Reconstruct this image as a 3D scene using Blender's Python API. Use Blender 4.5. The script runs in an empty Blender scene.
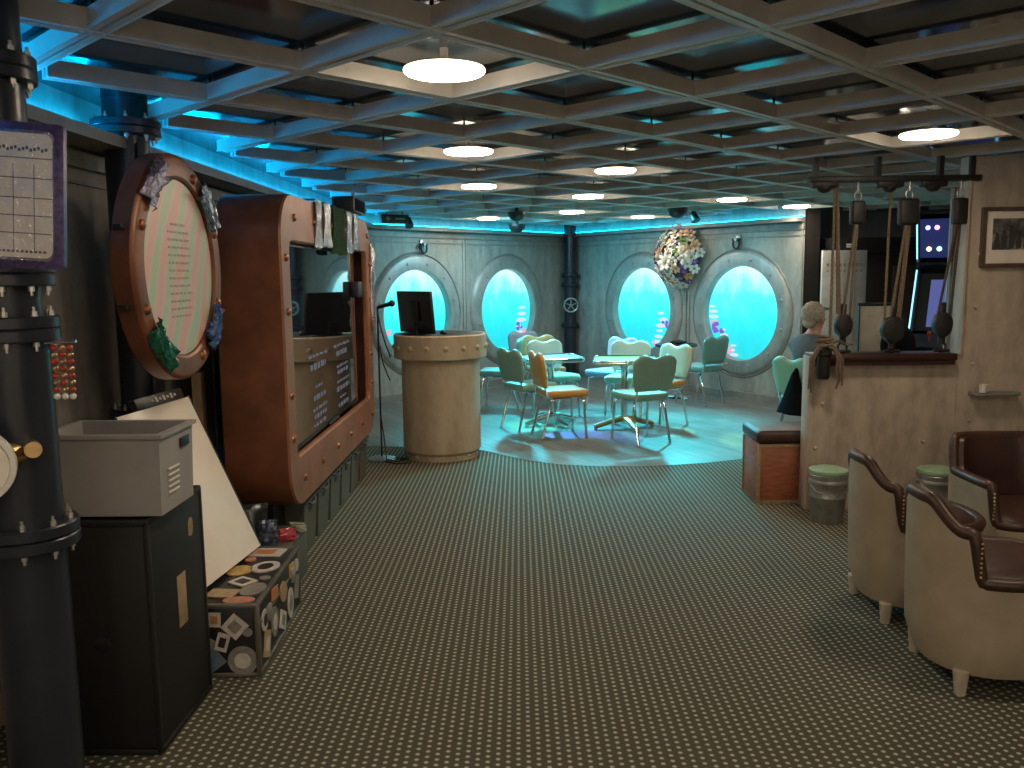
import bpy, bmesh, math, random
from mathutils import Vector, Matrix
random.seed(7)
C = bpy.context.scene.collection
PI = math.pi
sc = bpy.context.scene

# ------------------------------------------------------------------ camera, world, exposure
F_PX, PITCH, ROLL, YAW = 855.0, 0.1273, -0.011, 8/855.0
cd = bpy.data.cameras.new('camera'); cam = bpy.data.objects.new('camera', cd); C.objects.link(cam)
cd.sensor_fit = 'HORIZONTAL'; cd.sensor_width = 36.0; cd.lens = F_PX*36.0/1024
cam.rotation_mode = 'QUATERNION'
cam.location = (0, 0, 1.6)
cam.rotation_quaternion = (Matrix.Rotation(YAW, 3, 'Z') @ Matrix.Rotation(PI/2-PITCH, 3, 'X') @ Matrix.Rotation(-ROLL, 3, 'Z').inverted()).to_quaternion()
cd.clip_start = 0.05
sc.camera = cam
w = bpy.data.worlds.new('world'); sc.world = w; w.use_nodes = True
w.node_tree.nodes['Background'].inputs[0].default_value = (0.02, 0.02, 0.022, 1)
w.node_tree.nodes['Background'].inputs[1].default_value = 0.3
sc.view_settings.view_transform = 'Standard'
try: sc.view_settings.look = 'None'
except Exception: pass
sc.view_settings.gamma = 1.0
sc.view_settings.use_curve_mapping = False
sc.view_settings.exposure = 0.12
sc.cycles.use_denoising = True
sc.cycles.max_bounces = 8
sc.cycles.sample_clamp_indirect = 4.0

LAMP, LED, SCREEN, LOBBY_FILL = 52.0, 50.0, 1.75, 40.0          # emission strengths: ceiling discs, cyan cove strip, porthole screens, added lobby lights

# ------------------------------------------------------------------ material helpers
def new_mat(name):
    m = bpy.data.materials.new(name); m.use_nodes = True
    nt = m.node_tree; b = nt.nodes['Principled BSDF']
    return m, nt, b
def srgb(r, g, b):
    f = lambda c: ((c/255)/12.92) if c/255 <= 0.04045 else (((c/255)+0.055)/1.055)**2.4
    return (f(r), f(g), f(b), 1)
def mulc(c, k): return tuple(min(1, x*k) for x in c[:3])+(1,)
def noise_node(nt, scale, stretch=(1,1,1), detail=4, rough=0.55):
    tc = nt.nodes.new('ShaderNodeTexCoord'); mp = nt.nodes.new('ShaderNodeMapping')
    mp.inputs['Scale'].default_value = stretch
    nz = nt.nodes.new('ShaderNodeTexNoise'); nz.inputs['Scale'].default_value = scale
    nz.inputs['Detail'].default_value = detail; nz.inputs['Roughness'].default_value = rough
    nt.links.new(tc.outputs['Object'], mp.inputs[0]); nt.links.new(mp.outputs[0], nz.inputs['Vector'])
    return nz
def ramp(nt, src, stops):
    r = nt.nodes.new('ShaderNodeValToRGB'); e = r.color_ramp.elements
    e[0].position, e[0].color = stops[0]; e[1].position, e[1].color = stops[-1]
    for p, c in stops[1:-1]:
        n = e.new(p); n.color = c
    nt.links.new(src, r.inputs[0]); return r
def mat(name, col, rough=0.5, metal=0.0, var=0.15, scale=8.0, stretch=(1,1,1), bump=0.0, spec=0.5, coat=0.0):
    m, nt, b = new_mat(name)
    nz = noise_node(nt, scale, stretch)
    r = ramp(nt, nz.outputs[0], [(0.3, mulc(col, 1-var)), (0.7, mulc(col, 1+var))])
    nt.links.new(r.outputs[0], b.inputs['Base Color'])
    b.inputs['Roughness'].default_value = rough; b.inputs['Metallic'].default_value = metal
    b.inputs['Specular IOR Level'].default_value = spec
    b.inputs['Coat Weight'].default_value = coat
    if bump:
        bp = nt.nodes.new('ShaderNodeBump'); bp.inputs['Strength'].default_value = bump; bp.inputs['Distance'].default_value = 0.01
        nt.links.new(nz.outputs[0], bp.inputs['Height']); nt.links.new(bp.outputs[0], b.inputs['Normal'])
    return m
def emit(name, col, strength):
    m, nt, b = new_mat(name)
    b.inputs['Base Color'].default_value = (0.02, 0.02, 0.02, 1)
    b.inputs['Emission Color'].default_value = col; b.inputs['Emission Strength'].default_value = strength
    return m

M = {}
M['wall'] = None
def wall_mat(name, c0, c1, c2):
    m, nt, b = new_mat(name)
    n1 = noise_node(nt, 2.2, (2.5, 2.5, 0.45), 6, 0.65); n2 = noise_node(nt, 14, (1, 1, 0.6), 5, 0.6)
    mx = nt.nodes.new('ShaderNodeMix'); mx.data_type = 'FLOAT'; mx.inputs[0].default_value = 0.35
    nt.links.new(n1.outputs[0], mx.inputs[2]); nt.links.new(n2.outputs[0], mx.inputs[3])
    r = ramp(nt, mx.outputs[0], [(0.32, c0), (0.5, c1), (0.68, c2)])
    nt.links.new(r.outputs[0], b.inputs['Base Color'])
    b.inputs['Roughness'].default_value = 0.55; b.inputs['Metallic'].default_value = 0.0
    bp = nt.nodes.new('ShaderNodeBump'); bp.inputs['Strength'].default_value = 0.12; bp.inputs['Distance'].default_value = 0.01
    nt.links.new(n2.outputs[0], bp.inputs['Height']); nt.links.new(bp.outputs[0], b.inputs['Normal'])
    return m
M['wall'] = wall_mat('weathered_metal_wall', (0.19,0.165,0.135,1), (0.31,0.275,0.23,1), (0.43,0.39,0.33,1))
M['wall_warm'] = wall_mat('weathered_tan_wall', (0.27,0.215,0.16,1), (0.43,0.355,0.275,1), (0.57,0.485,0.385,1))
M['wall_back'] = wall_mat('grey_ship_wall', (0.19,0.19,0.17,1), (0.30,0.30,0.27,1), (0.42,0.41,0.37,1))
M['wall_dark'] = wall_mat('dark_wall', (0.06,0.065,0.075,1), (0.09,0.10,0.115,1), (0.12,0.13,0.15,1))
M['ring'] = mat('porthole_ring', (0.33,0.34,0.32,1), 0.45, 0.3, 0.2, 10, (1,1,.5), 0.1)
M['trim'] = mat('wall_trim', (0.24,0.235,0.215,1), 0.5, 0.1, 0.2, 8)
M['beam'] = mat('ceiling_beam', (0.66,0.635,0.59,1), 0.4, 0.0, 0.12, 6)
M['panel'] = mat('ceiling_black_panel', (0.022,0.023,0.027,1), 0.12, 0.0, 0.2, 3, spec=1.0)
M['panel'].node_tree.nodes['Principled BSDF'].inputs['Specular Tint'].default_value = (0.55, 0.75, 1.0, 1)
M['panel'].node_tree.nodes['Principled BSDF'].inputs['IOR'].default_value = 1.7
M['black'] = mat('black_plastic', (0.012,0.012,0.013,1), 0.4)
M['black_cloth'] = mat('black_cloth', (0.005,0.005,0.006,1), 0.95, spec=.1)
M['trunk'] = mat('black_trunk', (0.007,0.006,0.0052,1), 0.6, 0, .3, 6, (1,1,.3), 0.15)
M['pipe'] = mat('navy_painted_pipe', (0.022,0.026,0.036,1), 0.3, 0.1, 0.2, 5)
M['bolt'] = mat('steel_bolt', (0.5,0.47,0.42,1), 0.35, 0.8)
M['bronze_bolt'] = mat('bronze_bolt', (0.32,0.13,0.06,1), 0.35, 0.7)
M['bronze'] = mat('bronze_shell', (0.20,0.072,0.033,1), 0.42, 0.25, 0.35, 5, (1,1,1), 0.08)
M['bronze_face'] = mat('bronze_face', (0.33,0.135,0.07,1), 0.4, 0.25, 0.2, 7, (1,1,1), 0.05)
M['chrome'] = mat('chrome', (0.75,0.75,0.75,1), 0.15, 1.0, 0.05)
M['steel'] = mat('galvanized_steel', (0.36,0.36,0.34,1), 0.42, 0.7, 0.25, 12)
M['brass'] = mat('brass', (0.55,0.38,0.18,1), 0.3, 0.9)
M['white'] = mat('white_paint', (0.72,0.68,0.60,1), 0.45, 0, 0.05)
M['white_gloss'] = mat('white_board', (0.95,0.86,0.73,1), 0.3, 0, 0.03)
M['paper'] = mat('paper', (0.80,0.72,0.62,1), 0.35, 0, 0.08, 12)
M['ink'] = mat('ink', (0.05,0.045,0.04,1), 0.7)
M['crate'] = mat('grey_crate', (0.31,0.285,0.265,1), 0.5, 0, 0.1, 5)
M['bin'] = mat('olive_grey_bin', (0.105,0.10,0.075,1), 0.45, 0, 0.15, 5)
M['cream'] = mat('cream_leather', (0.36,0.295,0.205,1), 0.45, 0, 0.12, 7, (1,1,1), 0.05)
M['brown'] = mat('brown_leather', (0.048,0.019,0.012,1), 0.42, 0, 0.3, 10, (1,1,1), 0.08)
M['pale_wood'] = mat('pale_wood', (0.5,0.42,0.31,1), 0.5, 0, .2, 12, (6,6,1))
M['red_wood'] = mat('red_wood', (0.30,0.095,0.045,1), 0.4, 0, .3, 10, (1,1,5))
M['sill'] = mat('dark_red_sill', (0.035,0.012,0.008,1), 0.35, 0, .3, 8, (1,4,4))
M['green_cushion'] = mat('green_cushion', (0.28,0.42,0.27,1), 0.5)
M['rope'] = mat('hemp_rope', (0.15,0.11,0.07,1), 0.9, 0, .4, 60, (1,1,3), .3)
M['rope_dark'] = mat('tarred_rope', (0.075,0.05,0.032,1), 0.9, 0, .4, 60, (1,1,3), .3)
M['iron'] = mat('black_iron', (0.02,0.018,0.016,1), 0.5, 0.3, .3)
M['podium'] = wall_mat('podium_metal', (0.34,0.265,0.18,1), (0.46,0.365,0.25,1), (0.56,0.455,0.325,1))
M['hair'] = mat('grey_blond_hair', (0.42,0.37,0.29,1), 0.7, 0, .5, 50, (1,1,3), .4)
M['skin'] = mat('skin', (0.55,0.27,0.19,1), 0.5, 0, .08)
M['shirt'] = mat('slate_shirt', (0.09,0.12,0.14,1), 0.85, 0, .15, 20)
M['screen'] = mat('dark_screen', (0.008,0.008,0.012,1), 0.03, 0, .1, spec=1.0, coat=1.0)
M['screen'].node_tree.nodes['Principled BSDF'].inputs['IOR'].default_value = 1.8
M['lamp_body'] = mat('lamp_body', (0.5,0.48,0.44,1), 0.4)
M['lamp'] = emit('lamp_diffuser', (1.0, 0.82, 0.62, 1), LAMP)
M['lamp_rim'] = emit('lamp_rim_glow', (1.0, 0.80, 0.55, 1), LAMP*.2)
M['led'] = emit('cyan_led_strip', (0.0, 0.43, 1.0, 1), LED)
M['led_dim'] = emit('cyan_led_strip_dim', (0.0, 0.50, 0.85, 1), LED*.3)
M['tan_wood'] = mat('tan_wood_post', (0.36,0.25,0.15,1), 0.5, 0, .2, 8, (5,5,1))
PALE = (0.62,0.66,0.60,1)
VINYL = {}
def vinyl(n, c):
    if n not in VINYL: VINYL[n] = mat('vinyl_'+n, c, 0.35, 0, .06, 8)
    return VINYL[n]

# carpet: staggered pale dots on dark brown pile
def math_node(nt, op, a, b=None, c=None):
    n = nt.nodes.new('ShaderNodeMath'); n.operation = op
    for i, v in enumerate((a, b, c)):
        if v is None: continue
        if isinstance(v, (int, float)): n.inputs[i].default_value = v
        else: nt.links.new(v, n.inputs[i])
    return n.outputs[0]
def carpet():
    m, nt, b = new_mat('dotted_carpet')
    tc = nt.nodes.new('ShaderNodeTexCoord'); sp = nt.nodes.new('ShaderNodeSeparateXYZ')
    nt.links.new(tc.outputs['Object'], sp.inputs[0])
    u = math_node(nt, 'DIVIDE', sp.outputs[0], 0.034); v = math_node(nt, 'DIVIDE', sp.outputs[1], 0.0325)
    col = math_node(nt, 'FLOOR', u)
    odd = math_node(nt, 'PINGPONG', col, 1.0)
    v2 = math_node(nt, 'ADD', v, math_node(nt, 'MULTIPLY', odd, 0.5))
    dx = math_node(nt, 'SUBTRACT', math_node(nt, 'FRACT', u), 0.5)
    dy = math_node(nt, 'SUBTRACT', math_node(nt, 'FRACT', v2), 0.5)
    d = math_node(nt, 'SQRT', math_node(nt, 'ADD', math_node(nt, 'MULTIPLY', dx, dx), math_node(nt, 'MULTIPLY', dy, dy)))
    r = ramp(nt, d, [(0.13, srgb(184,181,168)), (0.18, srgb(166,161,142)), (0.28, srgb(80,77,63))])
    nz = noise_node(nt, 240, (1,1,1), 2); nr = ramp(nt, nz.outputs[0], [(0.3, (.65,.65,.65,1)), (.7, (1.15,1.15,1.15,1))])
    mx = nt.nodes.new('ShaderNodeMix'); mx.data_type = 'RGBA'; mx.blend_type = 'MULTIPLY'; mx.inputs[0].default_value = 1
    nt.links.new(r.outputs[0], mx.inputs[6]); nt.links.new(nr.outputs[0], mx.inputs[7])
    nt.links.new(mx.outputs[2], b.inputs['Base Color'])
    b.inputs['Roughness'].default_value = 0.9; b.inputs['Specular IOR Level'].default_value = 0.15
    bp = nt.nodes.new('ShaderNodeBump'); bp.inputs['Strength'].default_value = 0.4; bp.inputs['Distance'].default_value = 0.004
    nt.links.new(r.outputs[0], bp.inputs['Height']); nt.links.new(bp.outputs[0], b.inputs['Normal'])
    return m
M['carpet'] = carpet()
def planks():
    m, nt, b = new_mat('grey_wood_planks')
    tc = nt.nodes.new('ShaderNodeTexCoord'); mp = nt.nodes.new('ShaderNodeMapping'); mp.inputs['Rotation'].default_value = (0,0,math.radians(62))
    br = nt.nodes.new('ShaderNodeTexBrick'); br.inputs['Scale'].default_value = 1.0
    br.inputs['Brick Width'].default_value = 1.2; br.inputs['Row Height'].default_value = 0.15; br.inputs['Mortar Size'].default_value = 0.004
    br.inputs['Color1'].default_value = (0.155,0.145,0.13,1); br.inputs['Color2'].default_value = (0.215,0.205,0.19,1); br.inputs['Mortar'].default_value = (0.08,0.078,0.075,1)
    nt.links.new(tc.outputs['Object'], mp.inputs[0]); nt.links.new(mp.outputs[0], br.inputs['Vector'])
    nz = nt.nodes.new('ShaderNodeTexNoise'); nz.inputs['Scale'].default_value = 5
    mp2 = nt.nodes.new('ShaderNodeMapping'); mp2.inputs['Scale'].default_value = (1,9,1)
    nt.links.new(mp.outputs[0], mp2.inputs[0]); nt.links.new(mp2.outputs[0], nz.inputs['Vector'])
    nr = ramp(nt, nz.outputs[0], [(0.3, (.75,.75,.75,1)), (.7, (1.2,1.2,1.2,1))])
    mx = nt.nodes.new('ShaderNodeMix'); mx.data_type = 'RGBA'; mx.blend_type = 'MULTIPLY'; mx.inputs[0].default_value = 1
    nt.links.new(br.outputs[0], mx.inputs[6]); nt.links.new(nr.outputs[0], mx.inputs[7]); nt.links.new(mx.outputs[2], b.inputs['Base Color'])
    b.inputs['Roughness'].default_value = 0.38
    return m
M['planks'] = planks()
def sea_screen():
    m, nt, b = new_mat('underwater_screen')
    tc = nt.nodes.new('ShaderNodeTexCoord'); sp = nt.nodes.new('ShaderNodeSeparateXYZ'); nt.links.new(tc.outputs['Object'], sp.inputs[0])
    nz = noise_node(nt, 4, (1.2,1.2,.8), 5, .6)
    t = math_node(nt, 'ADD', math_node(nt, 'MULTIPLY', sp.outputs[2], 0.80), 0.45)
    t2 = math_node(nt, 'ADD', t, math_node(nt, 'MULTIPLY', math_node(nt, 'SUBTRACT', nz.outputs[0], 0.5), 0.55))
    r = ramp(nt, t2, [(0.05, (0.01,0.40,0.45,1)), (0.35, (0.015,0.50,0.57,1)), (0.62, (0.06,0.60,0.66,1)), (0.98, (0.50,0.80,0.82,1))])
    b.inputs['Base Color'].default_value = (0.02,0.05,0.06,1)
    nt.links.new(r.outputs[0], b.inputs['Emission Color']); b.inputs['Emission Strength'].default_value = SCREEN
    b.inputs['Roughness'].default_value = .3
    return m
M['sea'] = sea_screen()

# ------------------------------------------------------------------ mesh helpers
def T(loc=(0,0,0), rz=0, rx=0, ry=0):
    return Matrix.Translation(loc) @ Matrix.Rotation(rz,4,'Z') @ Matrix.Rotation(ry,4,'Y') @ Matrix.Rotation(rx,4,'X')
def box(bm, c, s, mt=None, bev=0.0, mi=0, seg=2):
    r = bmesh.ops.create_cube(bm, size=1.0)
    vs = r['verts']
    for v in vs: v.co = Vector((v.co.x*s[0], v.co.y*s[1], v.co.z*s[2]))
    if bev:
        es = list({e for v in vs for e in v.link_edges})
        q = bmesh.ops.bevel(bm, geom=es, offset=bev, segments=seg, affect='EDGES', profile=0.5)
        vs = list({v for f in q['faces'] for v in f.verts} | {v for v in vs if v.is_valid})
    for v in vs: v.co += Vector(c)
    if mt is not None:
        for v in vs: v.co = mt @ v.co
    for f in {f for v in vs for f in v.link_faces}: f.material_index = mi
    return vs
def frame_from(d):
    d = Vector(d).normalized(); a = Vector((0,0,1)) if abs(d.z) < .95 else Vector((1,0,0))
    u = d.cross(a).normalized(); return u, d.cross(u).normalized()
def tube(bm, pts, r, seg=10, closed=False, cap=True, mi=0):
    pts = [Vector(p) for p in pts]; n = len(pts); rings = []
    rr = r if isinstance(r, (list, tuple)) else [r]*n
    u = None
    for i, p in enumerate(pts):
        if closed: d = pts[(i+1) % n]-pts[i-1]
        else: d = pts[min(i+1, n-1)]-pts[max(i-1, 0)]
        d.normalize()
        if u is None: u, v = frame_from(d)
        else:
            u = (u-d*u.dot(d)).normalized(); v = d.cross(u)
        rings.append([bm.verts.new(p+(u*math.cos(2*PI*k/seg)+v*math.sin(2*PI*k/seg))*rr[i]) for k in range(seg)])
    rng = range(n if closed else n-1)
    for i in rng:
        A, B = rings[i], rings[(i+1) % n]
        for k in range(seg):
            f = bm.faces.new((A[k], A[(k+1) % seg], B[(k+1) % seg], B[k])); f.material_index = mi
    if cap and not closed:
        f = bm.faces.new(rings[0][::-1]); f.material_index = mi
        f = bm.faces.new(rings[-1]); f.material_index = mi
def cyl(bm, p0, p1, r0, r1=None, seg=20, mi=0): tube(bm, [p0, p1], [r0, r0 if r1 is None else r1], seg, mi=mi)
def lathe(bm, prof, seg=32, c=(0,0,0), mt=None, mi=0, closed=False):
    rings = []
    for r, z in prof:
        if r < 1e-5: rings.append([bm.verts.new(Vector((0,0,z)))])
        else: rings.append([bm.verts.new(Vector((r*math.cos(2*PI*k/seg), r*math.sin(2*PI*k/seg), z))) for k in range(seg)])
    vs = [v for q in rings for v in q]
    pr = list(zip(rings, rings[1:])) + ([(rings[-1], rings[0])] if closed else [])
    for A, B in pr:
        for k in range(seg):
            j = (k+1) % seg
            if len(A) == 1 and len(B) == 1: break
            if len(A) == 1: f = bm.faces.new((A[0], B[k], B[j])) if False else bm.faces.new((A[0], B[j], B[k]))
            elif len(B) == 1: f = bm.faces.new((A[k], A[j], B[0]))
            else: f = bm.faces.new((A[k], A[j], B[j], B[k]))
            f.material_index = mi
    for v in vs:
        if mt is not None: v.co = mt @ v.co
        v.co += Vector(c)
    return vs
def sphere(bm, c, r, s=(1,1,1), u=12, v=8, mi=0, mt=None):
    q = bmesh.ops.create_uvsphere(bm, u_segments=u, v_segments=v, radius=r)
    for x in q['verts']:
        x.co = Vector((x.co.x*s[0], x.co.y*s[1], x.co.z*s[2]))
        if mt is not None: x.co = mt @ x.co
        x.co += Vector(c)
    for f in {f for x in q['verts'] for f in x.link_faces}: f.material_index = mi
    return q['verts']
def prism(bm, outline, h0, h1, mt=None, bev=0.0, mi=0, seg=2):
    """outline (x,z) pairs, extruded along y from h0 to h1"""
    a = [bm.verts.new(Vector((x, h0, z))) for x, z in outline]; b = [bm.verts.new(Vector((x, h1, z))) for x, z in outline]
    n = len(a); fs = [bm.faces.new(a), bm.faces.new(b[::-1])]
    for i in range(n): fs.append(bm.faces.new((a[i], b[i], b[(i+1) % n], a[(i+1) % n])))
    vs = a+b
    if bev:
        es = [e for e in set(fs[0].edges) | set(fs[1].edges)]
        q = bmesh.ops.bevel(bm, geom=es, offset=bev, segments=seg, affect='EDGES', profile=0.5)
        vs = list({v for f in q['faces'] for v in f.verts} | {v for v in vs if v.is_valid})
    for v in vs:
        if mt is not None: v.co = mt @ v.co
    for f in {f for v in vs for f in v.link_faces}: f.material_index = mi
    return vs
def obj(name, bm, m, parent=None, smooth=35, loc=None):
    me = bpy.data.meshes.new(name)
    bmesh.ops.recalc_face_normals(bm, faces=bm.faces)
    bm.to_mesh(me); bm.free()
    for x in (m if isinstance(m, (list, tuple)) else [m]): me.materials.append(x)
    if smooth:
        for p in me.polygons: p.use_smooth = True
        me.set_sharp_from_angle(angle=math.radians(smooth))
    o = bpy.data.objects.new(name, me); C.objects.link(o)
    if parent: o.parent = parent
    if loc is not None: o.location = loc
    return o
def B(): return bmesh.new()
def thing(name, label, cat, loc=(0,0,0), rz=0, group=None):
    o = bpy.data.objects.new(name, None); C.objects.link(o); o.empty_display_size = 0.1
    o.location = loc; o.rotation_euler = (0,0,rz); o['label'] = label; o['category'] = cat
    if group: o['group'] = group
    return o
def tag(o, label, cat, group=None):
    o['label'] = label; o['category'] = cat
    if group: o['group'] = group
    return o
def struct(name, bm, m, parent=None, smooth=35, loc=None):
    o = obj(name, bm, m, parent, smooth, loc); o['kind'] = 'structure'; return o
def dup(root, loc, rz, label, group=None):
    r = root.copy(); C.objects.link(r); r.location = loc; r.rotation_euler = (0,0,rz); r['label'] = label
    if group: r['group'] = group
    for ch in list(root.children):
        c = ch.copy(); C.objects.link(c); c.parent = r
        for g in list(ch.children):
            d = g.copy(); C.objects.link(d); d.parent = c
    return r
def poly(bm, pts, z, mi=0):
    f = bm.faces.new([bm.verts.new((x, y, z)) for x, y in pts]); f.material_index = mi; return f

# ------------------------------------------------------------------ room shell
CORNER = Vector((0.80, 13.74, 0)); DL = Vector((-0.643,-0.766,0)).normalized(); DR = Vector((0.566,-0.824,0)).normalized()
NL = Vector((-DL.y, DL.x, 0)); NR = Vector((DR.y, -DR.x, 0))
if NL.y > 0: NL = -NL
if NR.y > 0: NR = -NR
WX = -1.95; HC = 2.40; LEDGE = 2.222; GRID = 2.32
END_L, END_R = 4.28, 4.45
PR = CORNER+DR*END_R

b = B(); poly(b, [(-2.2,-2.8),(6.3,-2.8),(6.3,14.2),(-2.2,14.2)], 0); struct('floor', b, M['carpet'])
edge = [(-1.94,8.0),(-1.25,7.92),(-.6,7.82),(-.34,7.70),(-.15,7.48),(.05,7.27),(.33,7.09),(.66,7.0),(.95,6.985),(1.25,7.02),(1.55,7.09),(1.94,7.25),(2.35,7.48),(2.8,7.85),(3.1,8.3),(3.25,9.0),(3.3,10.0)]
b = B()
pts = edge+[(PR.x, PR.y), (CORNER.x, CORNER.y), (-1.94, 10.47)]
poly(b, pts, 0.004); struct('floor_wood', b, M['planks'])
b = B(); poly(b, [(-2.2,-2.8),(6.3,-2.8),(6.3,14.2),(-2.2,14.2)][::-1], HC); struct('ceiling', b, M['panel'])

def quad_wall(bm, p, d, s0, s1, z0, z1, t=0.0, n=None):
    a = p+d*s0; c = p+d*s1
    bm.faces.new([bm.verts.new((q.x, q.y, z)) for q, z in ((a,z0),(c,z0),(c,z1),(a,z1))])
def dome(bm, p, n, r=0.014):
    n = Vector(n); mt = n.to_track_quat('Z','Y').to_matrix().to_4x4()
    lathe(bm, [(r, 0), (r*.85, r*.4), (r*.5, r*.62), (0, r*.7)], 10, p, mt)
# left wall
b = B()
quad_wall(b, Vector((WX,0,0)), Vector((0,1,0)), -2.8, 10.46, 0, HC)
for y in [0.6, 1.8, 3.0, 4.2, 5.4, 6.6, 7.8, 9.0, 10.2]:
    box(b, (WX+.006, y, 1.1), (.012, .05, 2.2))
    for k in range(8): dome(b, (WX+.012, y, .15+.28*k), (1,0,0), .016)
struct('wall_left', b, M['wall'])
# back walls with porthole openings
R_IN, R_OUT, ZC = 0.59, 0.79, 1.085
def wall_with_holes(name, p, d, n, cells, m):
    bm = B()
    for s0, s1, sc_ in cells:
        N = 72
        angs = sorted(set([2*PI*k/N for k in range(N)] + [math.atan2(z-ZC, s-sc_) % (2*PI) for s in (s0, s1) for z in (0, HC)]))
        inner, outer = [], []
        for a in angs:
            ca, sa = math.cos(a), math.sin(a)
            t = min([((s1-sc_)/ca if ca > 1e-9 else 1e9), ((s0-sc_)/ca if ca < -1e-9 else 1e9), ((HC-ZC)/sa if sa > 1e-9 else 1e9), ((0-ZC)/sa if sa < -1e-9 else 1e9)])
            q = lambda rr: p+d*(sc_+ca*rr)+Vector((0,0,ZC+sa*rr))
            inner.append(bm.verts.new(q(R_IN))); outer.append(bm.verts.new(q(t)))
        for i in range(len(angs)):
            j = (i+1) % len(angs); bm.faces.new((inner[i], outer[i], outer[j], inner[j]))
    for s0, s1, sc_ in cells:      # seams: a raised strip each side, thin groove line below the trim
        for s in (s0+.03, s1-.03):
            c = p+d*s+n*.008+Vector((0,0,1.1)); box(bm, (0,0,0), (.03, .016, 2.2), T(c, math.atan2(d.y, d.x)))
    return struct(name, bm, m)
wall_with_holes('wall_back_left', CORNER, DL, NL, [(0, 2.41, 1.496), (2.41, END_L, 3.317)], M['wall_back'])
wall_with_holes('wall_back_right', CORNER, DR, NR, [(0, 2.60, 1.70), (2.60, END_R, 3.51)], M['wall_back'])
def porthole(i, p, d, n, s, corals):
    c = p+d*s+Vector((0,0,ZC)); rot = Matrix((( d.x, n.x, 0), (d.y, n.y, 0), (0, 0, 1))).to_4x4()
    # local frame: x along the wall, y into the room, z up
    root = bpy.data.objects.new('window_%d' % i, None); C.objects.link(root); root['kind'] = 'structure'
    root.matrix_world = Matrix.Translation(c) @ rot if rot.to_3x3().determinant() > 0 else Matrix.Translation(c) @ Matrix(((-d.x, n.x, 0), (-d.y, n.y, 0), (0,0,1))).to_4x4()
    sgn = 1 if rot.to_3x3().determinant() > 0 else -1
    toY = Matrix.Rotation(-PI/2, 4, 'X')   # z -> y
    bm = B()
    lathe(bm, [(R_IN, -.075), (R_IN, .0), (R_IN+.012, .028), (R_OUT-.05, .034), (R_OUT-.02, .022), (R_OUT, .0)], 96, mt=toY)
    for k in range(12):
        a = 2*PI*(k+.5)/12; dome(bm, ((R_IN+.09)*math.cos(a), .032, (R_IN+.09)*math.sin(a)), (0,1,0), .02)
    o = struct('window_frame', bm, M['ring'], root)
    bm = B(); lathe(bm, [(R_OUT, 0), (R_OUT+.014, .014), (R_OUT+.03, .0)], 96, mt=toY); struct('window_trim', bm, M['trim'], root)
    bm = B(); f = bm.faces.new([bm.verts.new((R_IN*1.02*math.cos(2*PI*k/72), -.07, R_IN*1.02*math.sin(2*PI*k/72))) for k in range(72)])
    struct('window_screen', bm, M['sea'], root)
    for kind, x, z, sz in corals:
        bm = B()
        if kind == 'shelf':
            for q in range(3): sphere(bm, (sgn*x+random.uniform(-.03,.03), -.045, z+q*.075*sz), .085*sz*(1.1-q*.2), (1,.2,.28), 14, 6)
        else:
            for q in range(12): sphere(bm, (sgn*x+random.uniform(-.07,.07)*sz, -.045, z+random.uniform(-.05,.05)*sz), random.uniform(.018,.034)*sz, (1,.5,1), 10, 6)
        struct('window_coral', bm, CORAL[kind], root)
CORAL = {'shelf': emit('coral_white', (.75,.80,.95,1), .9), 'tuft': emit('coral_purple', (.25,.12,.75,1), .8), 'pink': emit('coral_pink', (.9,.55,.75,1), .75)}
porthole(1, CORNER, DL, NL, 3.317, [('pink', .48, -.2, .7)])
porthole(2, CORNER, DL, NL, 1.496, [('shelf', -.36, -.16, 1.2), ('tuft', -.30, -.26, .9), ('shelf', -.30, -.42, 1.1), ('pink', -.40, -.36, 1.0)])
porthole(3, CORNER, DR, NR, 1.70, [('shelf', .36, -.22, 1.15), ('tuft', .42, -.2, .8), ('shelf', .30, -.46, 1.1), ('pink', .30, -.52, 1.2)])
porthole(4, CORNER, DR, NR, 3.51, [('shelf', -.50, -.06, .9), ('tuft', -.40, -.20, 1.2), ('shelf', -.30, -.36, .9), ('pink', -.22, -.46, 1.0), ('pink', -.47, -.16, .8), ('shelf', -.14, -.54, .8)])

# ledges, cove strips and base trims
def ledge(i, a, c, n, z=LEDGE, dep=.21, led=True):
    d = (c-a); L = d.length; d = d.normalized(); rz = math.atan2(d.y, d.x); mid = (a+c)/2
    bm = B(); box(bm, (0,0,0), (L, dep, .05), T(mid+n*(dep/2)+Vector((0,0,z-.025)), rz))
    box(bm, (0,0,0), (L, .03, .07), T(mid+n*.015+Vector((0,0,z-.10)), rz))
    box(bm, (0,0,0), (L, .016, .012), T(mid+n*.008+Vector((0,0,z-.20)), rz))
    struct('trim_%d' % i, bm, M['trim'])
    bm = B(); box(bm, (0,0,0), (L, .03, .09), T(mid+n*.015+Vector((0,0,.045)), rz)); struct('baseboard_%d' % i, bm, M['trim'])
    if led:
        bm = B(); box(bm, (0,0,0), (L, .02, .012), T(mid+n*.05+Vector((0,0,z+.008)), rz))
        o = struct('trim_light_%d' % i, bm, M['led'] if i == 1 else M['led_dim'])
ledge(1, Vector((WX,-2.7,0)), Vector((WX,10.46,0)), Vector((1,0,0)))
ledge(2, CORNER+DL*.02, CORNER+DL*END_L, NL, dep=.16)
ledge(3, CORNER+DR*.02, CORNER+DR*END_R, NR, dep=.16)

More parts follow.
